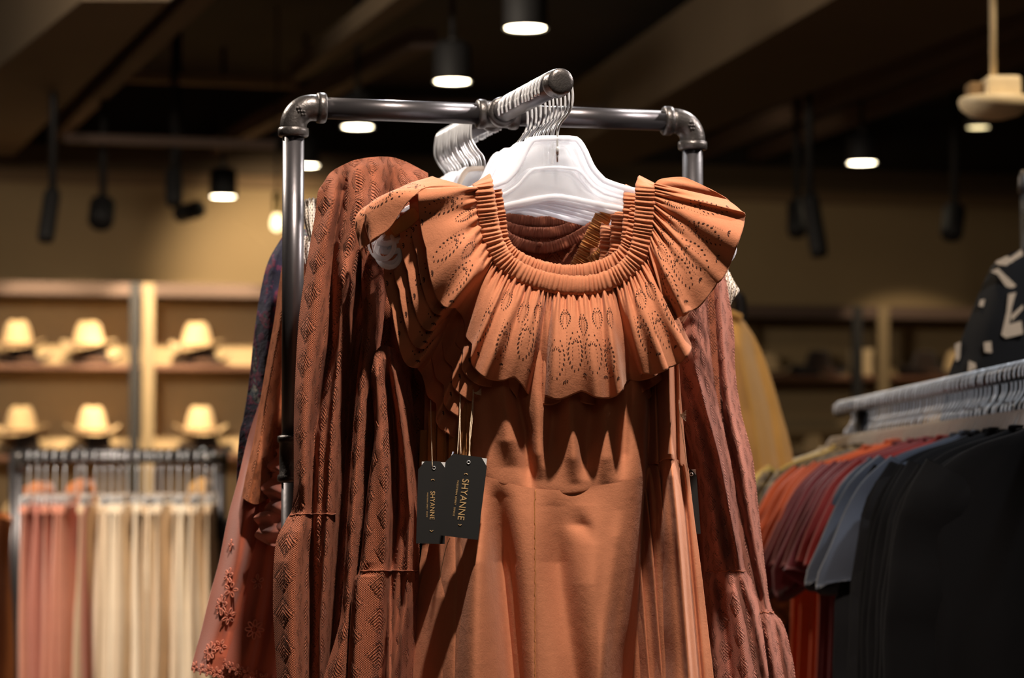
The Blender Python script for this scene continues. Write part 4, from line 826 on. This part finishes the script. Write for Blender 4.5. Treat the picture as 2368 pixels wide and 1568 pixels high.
# --- white lace trims
M_lace = NT('white_lace')
_u, _v = M_lace.uv(); _h = M_lace.M('GREATER_THAN', M_lace.M('MULTIPLY', M_lace.M('SINE', M_lace.M('MULTIPLY', _u, 2*PI/.011)), M_lace.M('SINE', M_lace.M('MULTIPLY', _v, 2*PI/.009))), .45)
M_lace.set(Base_Color=M_lace.mix(_h, (.86, .80, .72, 1), (.12, .08, .05, 1)), Roughness=.85); M_lace.link(M_lace.bump(M_lace.noise(300, 3), .8, .002), M_lace.b.inputs['Normal']); M_lace = M_lace.m
def lace(rows, label, yb):
    r = thing('lace_blouse', rows[0][0][0], rows[0][0][1], yb, label, 'blouse')
    def post(px, py, Y):
        n = px.shape[1]; k = np.linspace(0, 1, n)[None]; e = 5*np.abs(np.sin(k*PI*5)); return px, py + e*np.linspace(-1, 1, px.shape[0])[:, None], Y - .004*np.sin(k*PI*9)
    sheet('lace_trim', rows, 60, 40, M_lace, r, back=.006, wr=(131, .002), post=post); return r
L1 = lace([[(738, 462, 3.42), (715, 462, 3.40), (697, 470, 3.41)], [(738, 500, 3.42), (715, 500, 3.395), (700, 505, 3.41)], [(736, 545, 3.42), (722, 552, 3.40), (716, 560, 3.41)]], 'white lace-trimmed blouse shoulder beside the left upright, upper one', 3.4)
L2 = lace([[(730, 545, 3.45), (705, 550, 3.43), (680, 562, 3.44)], [(730, 575, 3.45), (700, 575, 3.42), (686, 582, 3.44)], [(722, 608, 3.45), (706, 606, 3.43), (696, 600, 3.44)]], 'white lace-trimmed blouse shoulder beside the left upright, lower one', 3.44)
L3 = lace([[(1660, 612, 3.40), (1682, 625, 3.38), (1698, 655, 3.39)], [(1660, 650, 3.40), (1688, 660, 3.37), (1710, 672, 3.39)], [(1662, 710, 3.40), (1685, 705, 3.38), (1696, 690, 3.39)]], 'white lace-trimmed blouse shoulder poking out at the right of the rack', 3.39)
# --- blouses behind the left upright
M_terra = cloth('terracotta_cotton', (.62, .20, .12, 1), .3); M_wine = cloth('wine_cotton', (.42, .105, .055, 1), .3); M_orange = knit('orange_knit', (.60, .19, .075, 1), .02, .03, holes=.4)
M_navy = NT('navy_print'); n1 = M_navy.noise(34, 4); n2 = M_navy.noise(70, 3)
c = M_navy.ramp(n1, [(.38, (.012, .012, .03, 1)), (.50, (.02, .018, .05, 1)), (.56, (.16, .02, .05, 1)), (.62, (.02, .05, .07, 1)), (.70, (.30, .28, .25, 1))])
M_navy.set(Base_Color=M_navy.mix(M_navy.M('GREATER_THAN', n2, .60), c, (.10, .02, .06, 1)), Roughness=.9); M_navy.link(M_navy.bump(n2, .8, .003), M_navy.b.inputs['Normal']); M_navy = M_navy.m
B1 = thing('printed_blouse', 620, 560, 3.6, 'dark navy and wine printed blouse, outermost behind the left upright', 'blouse')
sheet('body_and_sleeve', [[(652, 548, 3.58), (672, 535, 3.58), (700, 530, 3.6), (740, 530, 3.62)], [(622, 600, 3.58), (650, 590, 3.56), (690, 590, 3.58), (740, 600, 3.62)], [(605, 660, 3.58), (640, 660, 3.56), (685, 660, 3.57), (740, 660, 3.6)], [(589, 760, 3.58), (630, 760, 3.55), (680, 760, 3.56), (740, 760, 3.6)], [(576, 880, 3.58), (620, 880, 3.55), (675, 880, 3.56), (740, 880, 3.6)],
    [(563, 965, 3.58), (610, 965, 3.55), (670, 965, 3.56), (740, 965, 3.6)], [(553, 1010, 3.58), (600, 1010, 3.55), (668, 1010, 3.56), (740, 1010, 3.6)], [(546, 1130, 3.58), (598, 1130, 3.55), (665, 1130, 3.56), (740, 1130, 3.6)], [(540, 1300, 3.58), (598, 1300, 3.55), (665, 1300, 3.56), (740, 1300, 3.6)]], 90, 160, M_navy, B1, wr=(141, .006), back=.03, wsx=30)
B2 = thing('knit_blouse', 640, 640, 3.5, 'orange knit top with a long thin sleeve just left of the left upright', 'top')
sheet('sleeve', [[(662, 560, 3.5), (680, 560, 3.49), (700, 560, 3.5), (720, 560, 3.52)], [(648, 640, 3.5), (668, 640, 3.48), (690, 640, 3.49), (716, 640, 3.52)], [(634, 740, 3.5), (655, 740, 3.48), (682, 740, 3.49), (710, 740, 3.52)], [(618, 830, 3.5), (640, 830, 3.48), (668, 830, 3.49), (700, 830, 3.52)], [(601, 930, 3.5), (622, 930, 3.475), (650, 930, 3.49), (690, 930, 3.52)],
    [(586, 1020, 3.5), (608, 1020, 3.475), (636, 1020, 3.49), (680, 1020, 3.52)], [(568, 1100, 3.5), (588, 1095, 3.47), (612, 1090, 3.485), (660, 1090, 3.52)], [(560, 1150, 3.5), (574, 1160, 3.47), (595, 1166, 3.48), (625, 1150, 3.5)]], 80, 220, M_orange, B2, dY=-.075, folds=[([(640, 668), (830, 632), (930, 612), (1090, 590)], (14, 8), .014), ([(640, 690), (900, 655), (1090, 625)], 12, -.02)], wr=(151, .003), back=.025, wsx=16)
B3 = thing('embroidered_blouse', 560, 1000, 3.48, 'terracotta blouse with embroidered eyelet flowers and scalloped cuffs at the lower left of the rack', 'blouse')
s3a, S3A = sheet('sleeve', [[(600, 930, 3.47), (625, 930, 3.45), (660, 930, 3.46), (700, 930, 3.49)], [(574, 1010, 3.47), (605, 1010, 3.44), (645, 1010, 3.45), (700, 1010, 3.49)], [(550, 1110, 3.47), (590, 1110, 3.44), (640, 1110, 3.45), (690, 1110, 3.49)], [(526, 1200, 3.47), (572, 1200, 3.435), (625, 1200, 3.45), (680, 1200, 3.49)], [(506, 1300, 3.47), (555, 1300, 3.43), (610, 1300, 3.45), (670, 1300, 3.49)],
    [(484, 1380, 3.47), (536, 1380, 3.43), (592, 1380, 3.45), (655, 1380, 3.49)], [(465, 1460, 3.47), (518, 1465, 3.43), (572, 1470, 3.45), (640, 1470, 3.49)], [(448, 1520, 3.47), (498, 1530, 3.43), (552, 1540, 3.45), (620, 1550, 3.49)], [(441, 1548, 3.47), (488, 1562, 3.43), (540, 1574, 3.45), (610, 1585, 3.49)]], 110, 240, M_wine, B3, folds=[([(1000, 610), (1200, 560), (1400, 520), (1548, 480)], (20, 24), .008), ([(1050, 585), (1180, 556)], 6, .006), ([(1100, 615), (1300, 575), (1500, 520)], 14, -.014)], wr=(161, .003), back=.02, wsx=18)
s3b, S3B = sheet('sleeve', [[(640, 1150, 3.44), (660, 1150, 3.43), (690, 1150, 3.44), (720, 1150, 3.46)], [(600, 1230, 3.44), (630, 1230, 3.42), (670, 1230, 3.43), (710, 1230, 3.46)], [(578, 1310, 3.44), (612, 1310, 3.42), (655, 1310, 3.43), (700, 1310, 3.46)], [(560, 1400, 3.44), (598, 1400, 3.415), (645, 1400, 3.43), (700, 1400, 3.46)], [(535, 1470, 3.44), (580, 1475, 3.41), (630, 1480, 3.425), (690, 1490, 3.46)], [(512, 1520, 3.44), (560, 1535, 3.41), (615, 1550, 3.425), (680, 1560, 3.46)], [(508, 1535, 3.44), (556, 1556, 3.41), (610, 1574, 3.425), (680, 1590, 3.46)]], 90, 160, M_wine, B3, folds=[([(1200, 650), (1400, 620), (1550, 590)], 14, -.016)], wr=(162, .003), back=.015, wsx=18)
def flowers(surf, spots, parent, lift=.0015):
    parts = []
    for u, v, npet, R0, a0 in spots:
        p, a, b, n = surf.frame(u, v); a = a/np.linalg.norm(a); b = np.cross(n, a)
        for k in range(npet):
            t = a0+2*PI*k/npet; d = math.cos(t)*a + math.sin(t)*b; s = np.cross(n, d); c = p + d*R0 + n*lift
            ring = [c + d*R0*.52*math.cos(q) + s*R0*.27*math.sin(q) for q in np.linspace(0, 2*PI, 11)[:-1]]; parts.append(tubeg(ring, .0011, 5, closed=True))
    o = mk('embroidery', *join(parts), M_terra, parent, label='raised embroidered eyelet flowers'); o['kind'] = 'stuff'
flowers(S3A, [(.22, .55, 6, .009, .3), (.30, .60, 5, .008, 0), (.22, .655, 8, .011, .2), (.34, .69, 6, .009, .5), (.22, .83, 8, .010, .1), (.33, .80, 5, .007, 0), (.15, .45, 4, .006, 0)] + [(.06+.11*k, .962, 5, .006, k) for k in range(8)], s3a)
flowers(S3B, [(.35, .62, 8, .010, 0), (.25, .40, 5, .008, .4)] + [(.06+.12*k, .955, 5, .006, k) for k in range(7)], s3b)
B4 = thing('ruffled_blouse', 630, 1100, 3.41, 'terracotta blouse with tiered wavy ruffles just left of the upright coupling', 'blouse')
M_rust2 = cloth('rust_crepe', (.48, .16, .10, 1), .3)
for k, (x, y, w_, h) in enumerate([(636, 1040, 34, 80), (622, 1095, 44, 90), (628, 1150, 46, 90), (600, 1185, 60, 70)]):
    def post(px, py, Y, k=k):
        n = px.shape[0]; t = np.linspace(0, 1, n)[:, None]; return px + 9*np.sin(t*PI*3.2+k), py, Y - .008*np.sin(t*PI*4+k*2)
    sheet('ruffle_tier', [[(x, y, 3.41-.004*k), (x+w_*.5, y-6, 3.395-.004*k), (x+w_+20, y-10, 3.41)], [(x-10, y+h*.5, 3.405-.004*k), (x+w_*.5, y+h*.5, 3.39-.004*k), (x+w_+20, y+h*.5, 3.41)], [(x+6, y+h, 3.41-.004*k), (x+w_*.5, y+h+8, 3.395-.004*k), (x+w_+20, y+h, 3.41)]], 40, 50, M_rust2, B4, post=post, back=.006, wr=(171+k, .003), wsx=10)
# ================================================================ shirt rack on the right
NB, FB = P(2470, 836, 3.75), P(1950, 944, 5.66); bdir = (NB-FB).normalized()
sr = empty('shirt_rack', FB.copy(), 'slanted steel rail packed with hangers and shirts on the right', 'clothing rack')
mk('rail', *tubeg([FB - bdir*.03, NB + bdir*.25], RP, 24), M_pipe, sr); mk('end_cap', *ringed(FB - bdir*.05, -bdir, [(.017, -.02), (.0205, -.018), (.0205, 0), (.016, .006), (.002, .007)]), M_fit, sr)
for q in (FB.lerp(NB, .12), NB+bdir*.2): mk('rail_post', *tubeg([q-Vector((0, 0, .016)), Vector((q.x, q.y, 0))], RP, 20), M_pipe, sr)
rzb = math.atan2(bdir.y, bdir.x) + PI/2      # hanger plane perpendicular to the rail
def shirt_geo(seed, long=False, body=.74, hw=1.0):
    r = random.Random(seed); n = 34; rows = [(-.105, .055), (-.12, .09), (-.14, .15), (-.165, .195), (-.20, .228), (-.26, .232), (-.40, .226), (-.58, .232), (-body-.1, .245)]
    q = crs(np.array(rows), 34); V = []
    for i, (z, w_) in enumerate(q):
        fz = min(1, max(0, (-z-.15)/.3))
        for k in range(n*2):
            a = 2*PI*k/(2*n); x = w_*hw*math.cos(a); x = math.copysign(abs(x)**.98, x); t = .012+.016*fz
            y = t*math.sin(a) + fz*.007*math.sin(9*a+seed)*math.sin(a) + fz*.008*math.sin(5*x/.2+seed*2)
            V.append((x, y, z - .02*(1-min(1, abs(x)/.06))*(1 if i == 0 else 0)))
    parts = [(V, gridfaces(34, 2*n, wrap=True))]
    for s in (-1, 1):
        if long: c = [(s*.20, 0, -.185), (s*.235, .003, -.27), (s*.262, .004, -.42), (s*.275, 0, -.60), (s*.28, 0, -.78)]; rr = [.05, .062, .058, .05, .042]
        else: c = [(s*.185, 0, -.18), (s*.225, .004, -.235), (s*.262, .006, -.31), (s*.288+s*r.uniform(-.01, .012), .002, -.385), (s*.294, 0, -.40)]; rr = [.05, .066, .070, .074, .076]
        cc = crs(np.array(c), 16); r2 = np.interp(np.linspace(0, 1, 16), np.linspace(0, 1, len(rr)), rr)
        g = tubeg(cc, r2, 16, flat=1.0); v = np.array(g[0]); v[:, 1] = v[:, 1]*.22 + .006*np.sin(v[:, 2]*40+seed); g = (v, g[1][:-2]); parts.append(g)
    return join(parts)
shirt_meshes = {}
def shirt(loc, rz, col, key, label, group, name='shirt', seed=0, long=False, cat='shirt'):
    if key not in shirt_meshes:
        root = empty(name, loc, label, cat, group, rz); g = shirt_geo(seed, long)
        mk('shirt_body', *g, col, root, world=False)
        ring = [(.062*math.cos(t), .014*math.sin(t), -.107-.012*(abs(math.cos(t))**2 < .5)) for t in np.linspace(0, 2*PI, 25)[:-1]]
        mk('collar', *tubeg(ring, .006, 8, closed=True), col, root, world=False); shirt_meshes[key] = root; return root
    return dup(shirt_meshes[key], loc, rz, label, group)
SC_ = [(.00, .09, 'cream', (.72, .60, .42, 1), 'cream short-sleeved top at the far end of the shirt rack'), (.09, .13, 'yellow', (.68, .45, .12, 1), 'yellow short-sleeved top near the far end of the shirt rack'),
       (.13, .30, 'olive', None, 'olive brown printed shirt with shiny shoulders in the shirt rack'), (.30, .45, 'orange', (.52, .085, .022, 1), 'orange-red short-sleeved top in the middle of the shirt rack'),
       (.45, .64, 'maroon', (.17, .024, .028, 1), 'maroon short-sleeved top in the shirt rack, right of the orange ones'), (.64, .70, 'red', (.26, .022, .018, 1), 'dark red top between the maroon and the slate ones'),
       (.70, .80, 'slate', (.055, .065, .09, 1), 'slate blue top in the shirt rack beside the dark ones'), (.80, .87, 'charcoal', (.010, .010, .011, 1), 'charcoal shirt in the shirt rack left of the black ones'), (.87, 1.01, 'black', (.004, .004, .0045, 1), 'black shirt at the near end of the shirt rack')]
mo = NT('olive_print'); mo.set(Base_Color=mo.ramp(mo.noise(60, 4), [(.4, (.05, .028, .01, 1)), (.55, (.17, .10, .035, 1)), (.7, (.32, .22, .09, 1))]), Roughness=.45); mo = mo.m
cols = {k: (mo if c is None else cloth('cloth_'+k, c, .25 if k not in ('black', 'charcoal') else .01, .15, .2 if k not in ('black', 'charcoal') else .08)) for _, _, k, c, _ in SC_}
M_plasr = plastic('rack_clear_plastic', (.88, .82, .78, 1), .35); M_hookr = simple('satin_hook', (.80, .83, .88, 1), .32, .5, .03)
NS = 62
ORD = ['first', 'second', 'third', 'fourth', 'fifth', 'sixth', 'seventh', 'eighth', 'ninth', 'tenth', 'eleventh', 'twelfth', 'thirteenth', 'fourteenth', 'fifteenth']; cnt = {}
SL = {'cream': 'cream top on the shirt rack', 'yellow': 'yellow top on the shirt rack', 'olive': 'olive brown printed shirt on the shirt rack', 'orange': 'orange-red short-sleeved top', 'maroon': 'maroon short-sleeved top', 'red': 'dark red short-sleeved top', 'slate': 'slate blue short-sleeved top', 'charcoal': 'charcoal shirt', 'black': 'black shirt'}
for i in range(NS):
    t = i/(NS-1) + rnd.uniform(-.003, .003); tt = min(max(t, 0), 1); loc = FB.lerp(NB, tt); yw = rzb + math.radians(rnd.uniform(-5, 5))
    hl = 'clear hanger with bent steel hook in the packed right-hand rail'; 
    if i == 0: hl = 'clear hanger at the far end of the right-hand rail'
    h = hanger(loc, yw, hl, 'hangers on the right-hand rail', 1, mat=M_plasr, hookmat=M_hookr)
    if i % 3 == 2: continue
    for a, b, k, c, lab in SC_:
        if a <= t < b or (i == 0 and k == 'cream') or (i == NS-1 and k == 'black'):
            n_ = cnt.get(k, 0); cnt[k] = n_+1; lab = '%s, %s of its colour from the far end' % (SL[k], ORD[n_]); h['label'] = 'clear hanger on the right rail carrying the %s %s top from the far end' % (ORD[n_], k); var = i % 2; shirt(loc + Vector((rnd.uniform(-.012, .006), 0, rnd.uniform(-.012, 0))), yw, cols[k], (k, var), lab, k+' tops on the shirt rack', seed=var*3+len(k), long=k in ('charcoal', 'black', 'olive')); break
# mustard coat on a far rack
M_must = cloth('mustard_wool', (.60, .29, .065, 1), .35)
mc = empty('mustard_coat', P(1745, 740, 5.6), 'mustard yellow coat hanging between the rack and the right shelving', 'coat')
sheet('coat_body', [[(1660, 720, 5.55), (1685, 722, 5.53), (1705, 728, 5.53), (1722, 745, 5.56)], [(1640, 780, 5.55), (1680, 780, 5.5), (1715, 780, 5.5), (1748, 785, 5.56)], [(1640, 850, 5.55), (1690, 850, 5.48), (1735, 850, 5.49), (1776, 850, 5.56)], [(1640, 950, 5.55), (1700, 950, 5.47), (1757, 950, 5.48), (1806, 950, 5.56)], [(1640, 1050, 5.55), (1710, 1050, 5.46), (1775, 1050, 5.47), (1832, 1050, 5.56)],
    [(1650, 1200, 5.55), (1720, 1200, 5.46), (1790, 1200, 5.47), (1850, 1200, 5.56)], [(1650, 1650, 5.55), (1725, 1650, 5.46), (1800, 1650, 5.47), (1880, 1650, 5.56)]], 90, 120, M_must, mc, folds=[([(780, 1735), (950, 1780), (1100, 1805), (1600, 1820)], 12, -.02), ([(760, 1700), (950, 1740), (1100, 1760), (1600, 1770)], 16, .025), ([(760, 1690), (1600, 1720)], 10, -.02)], wr=(181, .006), back=.12, wsx=30)
cord('neckline', [(1668, 722, 5.52), (1690, 726, 5.51), (1712, 735, 5.52)], .010, M_must, mc)
fr = empty('coat_rack', P(1712, 680, 6.0), 'steel upright with a rounded top behind the mustard coat', 'clothing rack')
q = [P(1690, 684, 6.0), P(1702, 684, 6.0), P(1710, 692, 6.0), P(1713, 704, 6.0), P(1713, 760, 6.0)]; q.append(Vector((q[-1].x, q[-1].y, 0))); mk('upright', *tubeg(q, .018, 20), M_pipe, fr); mk('arm', *tubeg([P(1702, 684, 6.0), P(1560, 690, 6.0)], .0165, 20), M_pipe, fr)
mk('hanger_hook', *tubeg([P(1668, 700, 5.9), P(1660, 690, 5.9), P(1668, 682, 5.9), P(1676, 690, 5.9), P(1672, 722, 5.6)], .003, 8), M_hookr, mc)
# patterned jacket and its rack at the right edge
M_bj = cloth('black_jacquard', (.012, .011, .011, 1), .05); M_cj = cloth('cream_jacquard', (.62, .46, .32, 1), .2)
pj = empty('patterned_jacket', P(2320, 620, 4.9), 'black jacket with cream geometric pattern at the right edge above the hooks', 'jacket')
jb, JS = sheet('jacket_body', [[(2330, 598, 4.88), (2350, 585, 4.87), (2375, 572, 4.87), (2420, 560, 4.9)], [(2298, 615, 4.88), (2330, 605, 4.85), (2375, 600, 4.85), (2430, 600, 4.9)], [(2272, 660, 4.88), (2315, 655, 4.84), (2370, 650, 4.84), (2440, 650, 4.9)], [(2240, 740, 4.88), (2295, 740, 4.83), (2360, 740, 4.83), (2440, 740, 4.9)], [(2214, 810, 4.88), (2280, 815, 4.83), (2350, 820, 4.83), (2440, 820, 4.9)], [(2190, 880, 4.88), (2262, 885, 4.83), (2340, 885, 4.83), (2440, 885, 4.9)], [(2170, 1000, 4.88), (2250, 1000, 4.83), (2340, 1000, 4.83), (2440, 1000, 4.9)]], 70, 90, M_bj, pj, wr=(191, .005), back=.08, wsx=40)
for k, poly in enumerate([[(2300, 606), (2328, 592), (2345, 600), (2340, 616), (2308, 612)], [(2336, 596), (2362, 576), (2366, 590), (2346, 602)], [(2290, 628), (2308, 620), (2350, 660), (2340, 668), (2326, 662), (2306, 634)], [(2332, 680), (2350, 676), (2340, 710), (2334, 750), (2362, 742), (2366, 772), (2326, 782), (2316, 774), (2328, 720)], [(2266, 694), (2278, 692), (2274, 710), (2263, 708)], [(2208, 796), (2222, 790), (2220, 832), (2210, 836)], [(2275, 792), (2292, 790), (2294, 816), (2277, 814)], [(2240, 834), (2256, 840), (2258, 852), (2238, 860)], [(2338, 730), (2366, 704), (2366, 714), (2340, 742)]]):
    vs = [P(x, y, 4.785) for x, y in poly]; n = len(vs); V = [tuple(v) for v in vs] + [tuple(v+Vector((0, .004, 0))) for v in vs]
    def jdepth(): pass
    from mathutils import bvhtree
    if k == 0: bvh = bvhtree.BVHTree.FromPolygons([Vector(x) for x in JS.p.reshape(-1, 3)], gridfaces(*JS.p.shape[:2]))
    cpt = Vector((0, 0, H)); out = []
    cx_, cy_ = sum(x for x, y in poly)/n, sum(y for x, y in poly)/n
    loc, nrm, idx, dist = bvh.ray_cast(cpt, (P(cx_, cy_, 4.8)-cpt).normalized()); yd = loc.y if loc else 4.85
    V = [tuple(P(x, y, yd-.008)) for x, y in poly] + [tuple(P(x, y, yd+.012)) for x, y in poly]
    mk('pattern_patch', V, [tuple(range(n)), tuple(range(2*n-1, n-1, -1))] + [(i, (i+1) % n, n+(i+1) % n, n+i) for i in range(n)], M_cj, jb, False)
ep = P(2368, 400, 5.1); er = empty('jacket_rack', ep, 'dark steel upright with rounded cap cut by the right edge of the frame', 'clothing rack')
mk('upright', *tubeg([ep, Vector((ep.x, ep.y, 0))], .010, 16), M_black, er); mk('cap', *ringed(ep, (0, 0, 1), [(.010, -.05), (.015, -.048), (.015, -.03), (.0135, -.01), (.008, .006), (.001, .008)]), M_fit, er)
mk('arm', *tubeg([ep - Vector((0, 0, .09)), P(2368, 560, 4.86)+Vector((.06, 0, 0))], .008, 12), M_pipe, er)
# ================================================================ trouser rack on the left
YL = 7.8; A0, A1 = P(45, 1060, YL), P(512, 1060, YL)
tr = empty('trouser_rack', A0.lerp(A1, .5), 'steel pipe rack with skirts and trousers on clip hangers at lower left', 'clothing rack')
mk('top_pipe', *tubeg([A0, A1], .0165, 24), M_pipe, tr)
for q, s in ((A0, -1), (A1, 1)):
    mk('post', *tubeg([q, Vector((q.x, q.y, 0))], .0165, 24), M_pipe, tr); mk('corner_fitting', *ringed(q+Vector((0, 0, -.05)), (0, 0, 1), [(.017, 0), (.024, .003), (.024, .055), (.022, .066), (.012, .073), (.001, .075)]), M_fit, tr)
mk('side_arm', *tubeg([A1, A1+Vector((0, -.35, .0))], .0165, 20), M_pipe, tr); mk('arm_cap', *ringed(A1+Vector((0, -.35, 0)), (0, -1, 0), [(.017, -.02), (.023, -.018), (.023, 0), (.018, .006), (.001, .007)]), M_fit, tr)
mk('post_clamp', *boxg(P(514, 1225, YL-.02), (.05, .05, .07)), M_black, tr, False)
def clip_hanger(loc, rz, label):
    r = empty('clip_hanger', loc, label, 'hanger', 'clip hangers on the trouser rack', rz)
    pts = [(y, z) for y, z in crs(np.array([(-.022, -.012), (-.020, .006), (-.010, .018), (.004, .020), (.018, .012), (.022, -.004), (.014, -.024), (.002, -.042), (0, -.07), (0, -.135)]), 30)]
    mk('hook', *tubeg([(0, y, z) for y, z in pts], .0026, 8), M_hookr, r, world=False); mk('cross_bar', *tubeg([(0, -.15, -.14), (0, -.05, -.135), (0, .05, -.135), (0, .15, -.14)], .005, 8), M_plasr, r, world=False)
    for y in (-.12, .12): mk('clip', *join([boxg((-.008, y, -.165), (.006, .03, .06)), boxg((.008, y, -.165), (.006, .03, .06)), tubeg([(-.014, y, -.15), (.014, y, -.15)], .006, 8)]), M_hookr, r, False, world=False)
    return r
def trousers(loc, rz, mat, name, label, group, cat, seed, wd):
    r = empty(name, loc, label, cat, group, rz); n = 40; V = []; ra = random.Random(seed); ph = [ra.uniform(0, 6) for _ in range(4)]
    zs = np.linspace(-.175, -1.02, 26)
    for z in zs:
        f = (-.175-z)/.85
        for k in range(n):
            a = 2*PI*k/n; w_ = wd*(.45+.75*min(1, f*2.2)); x = w_/2*math.cos(a) + .006*f*math.sin(3*a+ph[0]+z*3) + .012*f*math.sin(ph[1]+z*4); y = .16*(1+.15*f)*math.sin(a) + .004*math.sin(7*a+ph[2]); V.append((x, y, z))
    Fc = gridfaces(26, n, wrap=True); Fc.append(tuple(range(n))[::-1]); Fc.append(tuple(25*n+k for k in range(n))); mk('cloth_body', V, Fc, mat, r, world=False)
    v, f = boxg((0, 0, -.182), (wd*.5, .31, .03)); soft(mk('waistband', v, f, mat, r, False, world=False), .004); return r
M_pk = cloth('dusty_pink_cloth', (.60, .25, .17, 1), .3); M_pk2 = cloth('rose_cloth', (.42, .15, .11, 1), .3); M_cr1 = cloth('cream_cloth', (.80, .64, .47, 1), .2); M_cr2 = cloth('beige_cloth', (.60, .44, .29, 1), .2); M_cr3 = cloth('pale_sand_cloth', (.86, .74, .58, 1), .2)
hx = [(68, 'pk'), (88, 'pk'), (106, 'pk2'), (128, 'pk'), (150, 'pk'), (178, 'pk'), (196, 'pk2'), (222, 'c2'), (240, 'c1'), (258, 'c3'), (276, 'c2'), (294, 'c1'), (318, 'c3'), (338, 'c1'), (356, 'c2'), (374, 'c3'), (394, 'c1'), (414, 'c3'), (434, 'c1'), (456, 'c2'), (476, 'c3'), (494, 'c2')]
mm_ = {'pk': M_pk, 'pk2': M_pk2, 'c1': M_cr1, 'c2': M_cr2, 'c3': M_cr3}; ORD = ['first', 'second', 'third', 'fourth', 'fifth', 'sixth', 'seventh', 'eighth', 'ninth', 'tenth', 'eleventh', 'twelfth', 'thirteenth', 'fourteenth', 'fifteenth']
ip = ic = 0
ch0 = None
for i, (x, k) in enumerate(hx):
    loc = P(x, 1057, YL); rz = math.radians(rnd.uniform(-14, 14)); lab = 'clip hanger on the trouser rack, holding the %s' % (('%s pink garment from the left' % ORD[ip]) if k[0] == 'p' else ('%s cream garment from the left' % ORD[ic]))
    if ch0 is None: ch0 = clip_hanger(loc, rz, lab)
    else: dup(ch0, loc, rz, lab)
    if k[0] == 'p': trousers(loc, rz, mm_[k], 'trousers', 'dusty pink trousers, %s from the left on the trouser rack' % ORD[ip], 'pink trousers on the trouser rack', 'trousers', i, .050 + .012*(i % 3)); ip += 1
    else: trousers(loc, rz, mm_[k], 'trousers', 'cream trousers, %s cream pair from the left on the trouser rack' % ORD[ic], 'cream trousers on the trouser rack', 'trousers', i, .052 + .014*(i % 3)); ic += 1
M_or = cloth('orange_boucle', (.60, .20, .06, 1), .3)
def small_top(x, y, w_, h, Yd, mat, label, seed):
    r = empty('knit_blouse', P(x, y, Yd), label, 'top')
    sheet('top_body', [[(x-w_*.25, y, Yd), (x, y-6, Yd-.05), (x+w_*.25, y, Yd)], [(x-w_*.5, y+h*.25, Yd), (x, y+h*.2, Yd-.08), (x+w_*.5, y+h*.25, Yd)], [(x-w_*.55, y+h*.7, Yd), (x, y+h*.7, Yd-.09), (x+w_*.55, y+h*.7, Yd)], [(x-w_*.5, y+h*3, Yd), (x, y+h*3, Yd-.09), (x+w_*.5, y+h*3, Yd)]], 40, 50, mat, r, wr=(seed, .03), back=.15, wsx=12)
    mk('hanger_hook', *tubeg([P(x-6, y-60, Yd), P(x-8, y-68, Yd), P(x, y-74, Yd), P(x+7, y-66, Yd), P(x, y-50, Yd), P(x, y+4, Yd)], .003, 6), M_hookr, r); return r
hr = empty('back_rail', P(150, 1045, 8.4), 'second rail behind the trouser rack carrying orange tops', 'clothing rack'); mk('rail', *tubeg([P(30, 1048, 8.4), P(500, 1048, 8.4)], .016, 16), M_pipe, hr)
for x in (30, 500): q = P(x, 1048, 8.4); mk('rail_post', *tubeg([q, Vector((q.x, q.y, 0))], .016, 16), M_pipe, hr)
small_top(88, 1118, 66, 40, 8.4, M_or, 'orange textured top behind the left part of the trouser rack', 201); small_top(188, 1112, 62, 44, 8.4, M_or, 'orange textured top behind the middle of the trouser rack', 202)
small_top(470, 1110, 70, 60, 8.4, cloth('ochre_cloth', (.55, .30, .10, 1)), 'ochre top behind the right end of the trouser rack', 203)
lg = empty('rust_garment', P(10, 1210, 6.8), 'rust orange garment cut by the left edge of the frame', 'coat')
sheet('coat_body', [[(-60, 1190, 6.8), (-20, 1190, 6.76), (28, 1205, 6.8)], [(-80, 1300, 6.8), (-25, 1300, 6.74), (22, 1300, 6.8)], [(-90, 1430, 6.8), (-30, 1430, 6.72), (30, 1430, 6.8)], [(-90, 1750, 6.8), (-30, 1750, 6.72), (46, 1750, 6.8)]], 40, 60, cloth('rust_wool', (.38, .12, .03, 1), .2), lg, wr=(205, .02), back=.12, wsx=14)
mk('hanger_hook', *tubeg([P(-34, 1130, 6.8), P(-36, 1118, 6.8), P(-26, 1112, 6.8), P(-18, 1122, 6.8), P(-26, 1140, 6.8), P(-26, 1192, 6.79)], .003, 6), M_hookr, lg)
